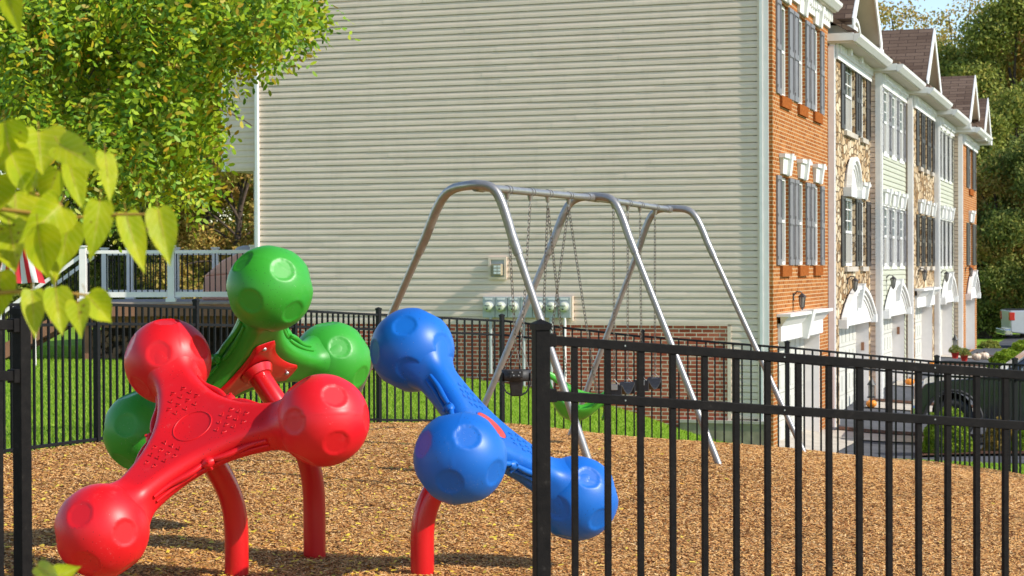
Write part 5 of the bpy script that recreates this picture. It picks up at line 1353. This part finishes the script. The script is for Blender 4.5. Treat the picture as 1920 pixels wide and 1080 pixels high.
# ------------------------------------------------------------------ black truck and silver pickup
def vehicle(name, nose, ang, label, cat, paint, kind, visible_rear=False):
    """l axis from nose to tail, w axis across; origin on the ground under the nose centre"""
    c, s = math.cos(ang), math.sin(ang); z0 = nose[2]
    zk = 1.14 if kind == 'suv' else 1.0
    Mx = lambda l, w_, z: Vector((nose[0]+c*l-s*w_, nose[1]+s*l+c*w_, z0+z*zk))
    root = thing(name, Mx(2.6, 0, 0), label, cat); HW = .97
    def arch(cx, r_, z=.33, n=12): return [(cx-r_*math.cos(math.pi*k/n), z+r_*math.sin(math.pi*k/n)) for k in range(n+1)]
    if kind == 'suv':
        wx = (.72, 3.55)
        lower = [(.06,.45),(.18,.36)]+arch(wx[0], .50)+[(1.6,.30),(3.1,.30)]+arch(wx[1], .50)+[(4.5,.33),(4.75,.5),(4.8,.95),(4.72,1.12),(3.5,1.12),(1.75,1.10),(1.45,1.08),(.55,1.02),(.22,.96),(.08,.80)]
        cab = [(1.50,1.07),(2.35,1.62),(2.75,1.70),(4.0,1.70),(4.35,1.62),(4.72,1.10)]
    else:
        wx = (1.0, 4.45)
        lower = [(.05,.5),(.2,.4)]+arch(wx[0], .50, .42)+[(1.7,.40),(3.75,.40)]+arch(wx[1], .50, .42)+[(5.2,.48),(5.75,.55),(5.78,1.28),(3.75,1.30),(3.72,1.20),(1.6,1.18),(.4,1.12),(.05,.95)]
        cab = [(1.5,1.17),(2.2,1.80),(2.6,1.88),(3.4,1.88),(3.62,1.80),(3.72,1.18)]
    pm = lambda a, w_, z: Mx(a, w_, z)
    MB().prism(lower, -HW, HW, pm).build('body', paint, root, bevel=.035, fixn=True)
    iw = .80
    v = []; n = len(cab)
    b = MB(); v = [Mx(a, -(HW-.03-(z-1.1)*.25), z) for a, z in cab]+[Mx(a, (HW-.03-(z-1.1)*.25), z) for a, z in cab]
    b.add(v, [tuple(range(n)), tuple(n+i for i in reversed(range(n)))]+[((i+1) % n, i, n+i, n+(i+1) % n) for i in range(n)]); cb = b.build('cab', paint, root, bevel=.03, fixn=True)
    # glass: side windows and windscreen as proud panels
    def sidepanel(pts, name='side_window', mat='carglass'):
        for sg in (-1, 1):
            bb = MB(); q = [Mx(a, sg*(HW-.03-(z-1.1)*.25+.004), z) for a, z in pts]+[Mx(a, sg*(HW-.03-(z-1.1)*.25+.012), z) for a, z in pts]; m_ = len(pts)
            bb.add(q, [tuple(range(m_)), tuple(m_+i for i in reversed(range(m_)))]+[((i+1) % m_, i, m_+i, m_+(i+1) % m_) for i in range(m_)]); bb.build(name, M[mat], cb, fixn=True)
    if kind == 'suv':
        sidepanel([(1.85,1.16),(2.45,1.56),(2.78,1.62),(2.85,1.16)]); sidepanel([(2.95,1.16),(2.92,1.62),(3.75,1.62),(3.75,1.16)]); sidepanel([(3.85,1.16),(3.85,1.62),(4.2,1.58),(4.45,1.16)])
    else: sidepanel([(1.8,1.26),(2.3,1.74),(2.62,1.80),(2.65,1.26)]); sidepanel([(2.75,1.26),(2.72,1.80),(3.35,1.80),(3.5,1.26)])
    (a0, z0_), (a1_, z1_) = cab[0], cab[1]; t = lambda k: (a0+(a1_-a0)*k, z0_+(z1_-z0_)*k)
    p0, p1 = t(.12), t(.92); w0, w1 = .80, .70
    b = MB(); b.hexa([Mx(p0[0]-.012,-w0,p0[1]+.01), Mx(p0[0]-.012,w0,p0[1]+.01), Mx(p0[0]+.01,w0,p0[1]), Mx(p0[0]+.01,-w0,p0[1]), Mx(p1[0]-.012,-w1,p1[1]+.01), Mx(p1[0]-.012,w1,p1[1]+.01), Mx(p1[0]+.01,w1,p1[1]), Mx(p1[0]+.01,-w1,p1[1])]); b.build('windscreen', M['carglass'], cb)
    for x in wx:
        for sg in (-1, 1):
            cen = Mx(x, sg*(HW-.12), .38); axv = (Mx(0, sg, 0)-Mx(0, 0, 0))
            wv = MB().lathe([(.24,-.12),(.36,-.12),(.385,-.08),(.385,.08),(.36,.12),(.25,.12),(.24,.06)], cen, axv, 32).build('wheel', M['tyre'], root, True)
            MB().lathe([(.24,.03),(.22,.06),(.08,.08),(.06,.11),(.01,.11)], cen, axv, 24).build('rim', M['chrome'], wv, True)
            bb = MB(); pts = [Mx(x-.53*math.cos(math.pi*k/12), sg*(HW+.012), (.33 if kind == 'suv' else .42)+.53*math.sin(math.pi*k/12)) for k in range(13)]; bb.tube(pts, .028, 6); bb.build('wheel_arch_trim', M['rubber'], root, True)
    MB().box((-.04, -HW+.05, .42), (.12, HW-.05, .60), pm).build('front_bumper', M['chrome'] if kind == 'suv' else paint, root, bevel=.04)
    MB().box((.02, -.50, .62), (.10, .50, .92), pm).build('grille', M['chrome'], root, bevel=.02)
    for sg in (-1, 1):
        MB().box((.03, sg*.74-.15, .70), (.22, sg*.74+.15, .92), pm).build('headlight', M['headlamp'], root, bevel=.03)
        MB().box((.14, sg*(HW-.03)-.02, .72), (.34, sg*(HW-.03)+.04, .86), pm).build('turn_signal', M['amber'], root, bevel=.01)
        MB().box((1.95, sg*(HW+.10)-.10, 1.12), (2.07, sg*(HW+.10)+.06, 1.27), pm).build('wing_mirror', paint, root, bevel=.02)
        for dx in ((2.05, 3.05) if kind == 'suv' else (2.6, 3.5)): MB().box((dx, sg*(HW+.015)-.015, .92), (dx+.18, sg*(HW+.015)+.015, .95), pm).build('door_handle', M['chrome'], root, bevel=.005)
        for dx in ((1.75, 2.88, 3.85) if kind == 'suv' else (1.75, 2.72, 3.68)): MB().box((dx, sg*HW-.002, .42), (dx+.012, sg*HW+.002, 1.08), pm).build('door_seam', M['darkslot'], root)
        MB().box((1.6, sg*(HW-.01)-.03, .30), (3.1, sg*(HW-.01)+.04, .38), pm).build('side_step', M['rubber'], root, bevel=.01)
    T = lower[-5][0] if False else (4.78 if kind == 'suv' else 5.78)
    for sg in (-1, 1): MB().box((T-.16, sg*(HW-.09)-.10, .88 if kind == 'suv' else .95), (T+.015, sg*(HW-.09)+.105, 1.05 if kind == 'suv' else 1.22), pm).build('tail_light', M['taillight'], root, bevel=.012)
    MB().box((T-.10, -HW+.02, .45), (T+.16, HW-.02, .66), pm).build('rear_bumper', M['chrome'], root, bevel=.04)
    if kind != 'suv': MB().box((3.85, -HW+.10, 1.302), (T-.08, HW-.10, 1.306), pm).build('bed_opening', M['darkslot'], root)
    return root
A_ = at(1713, 700, 35.3); vehicle('parked_truck', (A_.x, A_.y, -1.46), math.atan2(N.y, N.x)+.10, 'glossy black off road vehicle parked behind the green round bush', 'vehicle', M['carblack'], 'suv')
B_ = at(1876, 650, 63.0); va = math.atan2(.10, -1.0)
vehicle('parked_pickup', (B_.x+5.9, B_.y-.6, -.97), math.pi-.10, 'silver pickup truck with red tail lamp at the right edge by the woods', 'pickup truck', M['carsilver'], 'pickup')
# ------------------------------------------------------------------ deck, stairs, flag, wood
YF, YB = 35.6, 39.2
dz = at(300, 566, YF).z
def dk(px, Y): return at(px, 500, Y).x
dk_root = thing('raised_deck', (dk(300, YF), (YF+YB)/2, .05), 'raised deck with white railing and black balusters left of the green ball', 'deck')
xL, xR = dk(152, YF), dk(481, YF)
nb_ = int((YB-YF)/.14); b = MB()
for i in range(nb_): b.box((xL-.05, YF-.1+i*.142, dz-.04), (xR, YF-.1+i*.142+.136, dz))
b.build('deck_floor', M['deckfloor'], dk_root)
MB().box((xL-.05, YF-.13, dz-.27), (xR, YF-.09, dz-.045)).build('rim_board', M['deckwood'], dk_root)
MB().box((xL, YF+1.7, -.1), (xR, YF+1.74, dz-.28)).build('shade_backing', M['bark'], dk_root)  # added dark panel, stands in for the deep shade under the deck
MB().box((xL, YF+.3, dz-.50), (xR, YF+.38, dz-.27)).build('beam', M['deckwood'], dk_root)
for px in (165, 262, 352, 445): x = dk(px, YF+.35); MB().box((x-.06, YF+.29, -.1), (x+.06, YF+.40, dz-.5)).build('support_post', M['deckwood'], dk_root)
def post(x, y, h=1.05, w_=.13):
    p = MB().box((x-w_/2, y-w_/2, dz), (x+w_/2, y+w_/2, dz+h)).build('railing_post', M['whitegrey'], dk_root, bevel=.005)
    MB().box((x-w_/2-.02, y-w_/2-.02, dz+h), (x+w_/2+.02, y+w_/2+.02, dz+h+.03)).box((x-w_/2-.03, y-w_/2-.03, dz+.002), (x+w_/2+.03, y+w_/2+.03, dz+.07)).build('post_trim', M['white'], p)
fx_ = [dk(p, YF) for p in (156, 321, 476)]; bx_ = [dk(p, YB) for p in (196, 244, 330, 404, 474)]
for x in fx_: post(x, YF)
for x in bx_: post(x, YB)
def railseg(x0, x1, y, k):
    MB().box((x0+.07, y-.04, dz+.92), (x1-.07, y+.04, dz+.985)).build('top_rail', M['whitegrey'], dk_root, bevel=.005)
    MB().box((x0+.07, y-.025, dz+.09), (x1-.07, y+.025, dz+.19)).build('bottom_rail', M['whitegrey'], dk_root)
    n = int((x1-x0)/.105)
    for i in range(1, n): x = x0+(x1-x0)*i/n; MB().box((x-.010, y-.010, dz+.19), (x+.010, y+.010, dz+.92)).build('baluster', M['black'], dk_root)
for a, b_ in zip(fx_[:-1], fx_[1:]): railseg(a, b_, YF, 0)
for a, b_ in ((bx_[0], bx_[2]), (bx_[2], bx_[3]), (bx_[3], bx_[4])): railseg(a, b_, YB, 1)
# stairs going down to the left
sx0 = fx_[0]; st = thing('deck_stairs', (sx0-1.1, YF+.6, .05), 'deck stairs with sloping white rail going down behind the near leaves', 'stairs')
for yy in (YF+.02, YF+1.15):
    MB().bar((sx0-.05, yy, dz+.88), (sx0-1.55, yy, dz-.20), .06, .07).build('stair_rail', M['whitegrey'], st)
    MB().bar((sx0-.05, yy, dz-.12), (sx0-1.75, yy, .12), .05, .26).build('stringer', M['deckwood'], st)
    MB().box((sx0-1.60-.06, yy-.06, 0), (sx0-1.60+.06, yy+.06, dz-.05)).build('stair_post', M['whitegrey'], st)
    for i in range(1, 13):
        t = i/13; x = sx0-.05-1.5*t; zt = dz+.86-1.08*t; MB().box((x-.01, yy-.01, zt-.78), (x+.01, yy+.01, zt)).build('baluster', M['black'], st)
for i in range(6):
    x = sx0-.12-i*.28; z = dz-.17*(i+1)-.02; MB().box((x-.28, YF+.05, z-.035), (x, YF+1.12, z)).build('tread', M['deckwood'], st)
# covered grill and table on the deck
gp = Vector((dk(418, 37.6), 37.6, dz)); b = MB()
cv = thing('covered_grill', gp, 'brown fabric cover over a grill behind the deck railing, left of the green ball', 'grill cover')
b.hexa([gp+Vector(q) for q in ((-.38,-.3,0), (.55,-.3,0), (.55,.3,0), (-.38,.3,0), (-.34,-.28,.48), (.5,-.28,.55), (.5,.28,.55), (-.34,.28,.48))])
b.hexa([gp+Vector(q) for q in ((-.34,-.28,.48), (.5,-.28,.55), (.5,.28,.55), (-.34,.28,.48), (.02,-.2,.80), (.42,-.2,.98), (.42,.2,.98), (.02,.2,.80))])
b.build('cover', M['cover'], cv, bevel=.04)
for q in ((-.25,-.31), (.05,-.31), (.35,-.31)): MB().bar(gp+Vector((q[0], q[1]+.02, .02)), gp+Vector((q[0]+.02, q[1]+.03, .46)), .015, .015, (0,1,0)).build('cover_fold', M['cover'], cv)
gp2 = Vector((dk(462, 38.3), 38.3, dz)); cv2 = thing('covered_heater', gp2, 'grey domed cover standing at the house corner on the deck', 'cover')
MB().lathe([(.28, 0), (.30, .5), (.32, .84), (.28, .98), (.18, 1.07), (.06, 1.10), (.01, 1.105)], gp2, (0,0,1), 24).build('cover', M['greycover'], cv2, True)
MB().tube([gp2+Vector((.305*math.cos(a), .305*math.sin(a), .45)) for a in np.linspace(0, 2*math.pi, 25)[:-1]], .012, 6, closed=True).build('tie_cord', M['darkslot'], cv2)
# firewood under the deck
lgm = MB(); rr_ = random.Random(9); first = None; cnt = 0
for row in range(5):
    for i in range(14):
        px = 168+i*14.5+(row % 2)*7; 
        if rr_.random() < .18: continue
        Y = 36.2; r_ = .055+.03*rr_.random(); p = at(px, 652-row*9, Y); p.z = .10+row*.115+rr_.uniform(-.02, .02)
        L = .4
        o = MB().lathe([(r_*.96, 0), (r_, .01), (r_, L)], p+Vector((0, rr_.uniform(-.05, .05), 0)), (rr_.uniform(-.08,.08), 1, rr_.uniform(-.05,.05)), 8).build('firewood_log', M['log'])
        tag(o, 'split firewood log stacked in the dark under the deck', 'log', 'firewood stacked under the deck')
sk = MB(); 
for px in (160, 385): x = dk(px, 36.4); sk.box((x-.03, 36.15, .02), (x+.03, 36.65, 1.0))
MB().box((dk(160, 36.6), 36.62, .0), (dk(481, 36.6), 36.66, dz-.52)).build('x', M['darkslot']) if False else None
# striped flag on a slanting pole
fp = at(92, 560, 33.5); fr = thing('striped_flag', (fp.x, fp.y, gzs(fp.x, fp.y)), 'red and white striped flag hanging behind the near yellow leaves', 'flag')
top = at(60, 400, 33.5); bot = at(66, 640, 33.5)
MB().tube([Vector((bot.x, bot.y, gzs(bot.x, bot.y))), top], .022, 8).build('flag_pole', M['whitegrey'], fr, True)
nu, nv = 26, 18; v = []; uvs = []
q00 = np.array(at(84, 532, 33.4)); q10 = np.array(at(2, 500, 33.4)); q01 = np.array(at(64, 408, 33.4)); q11 = np.array(at(30, 400, 33.4))
# stripes run steeply: u along the hanging length, v across
A0 = np.array(at(58, 452, 33.4)); A1 = np.array(at(84, 532, 33.4)); B0 = np.array(at(10, 462, 33.4)); B1 = np.array(at(-6, 528, 33.4))
for i in range(nu+1):
    for j in range(nv+1):
        u_, w_ = i/nu, j/nv; p = (A0*(1-u_)+A1*u_)*(1-w_)+(B0*(1-u_)+B1*u_)*w_
        p = p+np.array([0, .05*math.sin(w_*14+u_*2)*(.3+u_), .015*math.sin(w_*9)]); v.append(p); uvs.append((.4+.6*u_, w_*.62+.0))
f = [(i*(nv+1)+j, i*(nv+1)+j+1, (i+1)*(nv+1)+j+1, (i+1)*(nv+1)+j) for i in range(nu) for j in range(nv)]
o = fin('cloth', v, f, M['flag'], fr, True); ul = o.data.uv_layers.new(name='UVMap').data
for l in o.data.loops: ul[l.index].uv = uvs[l.vertex_index]
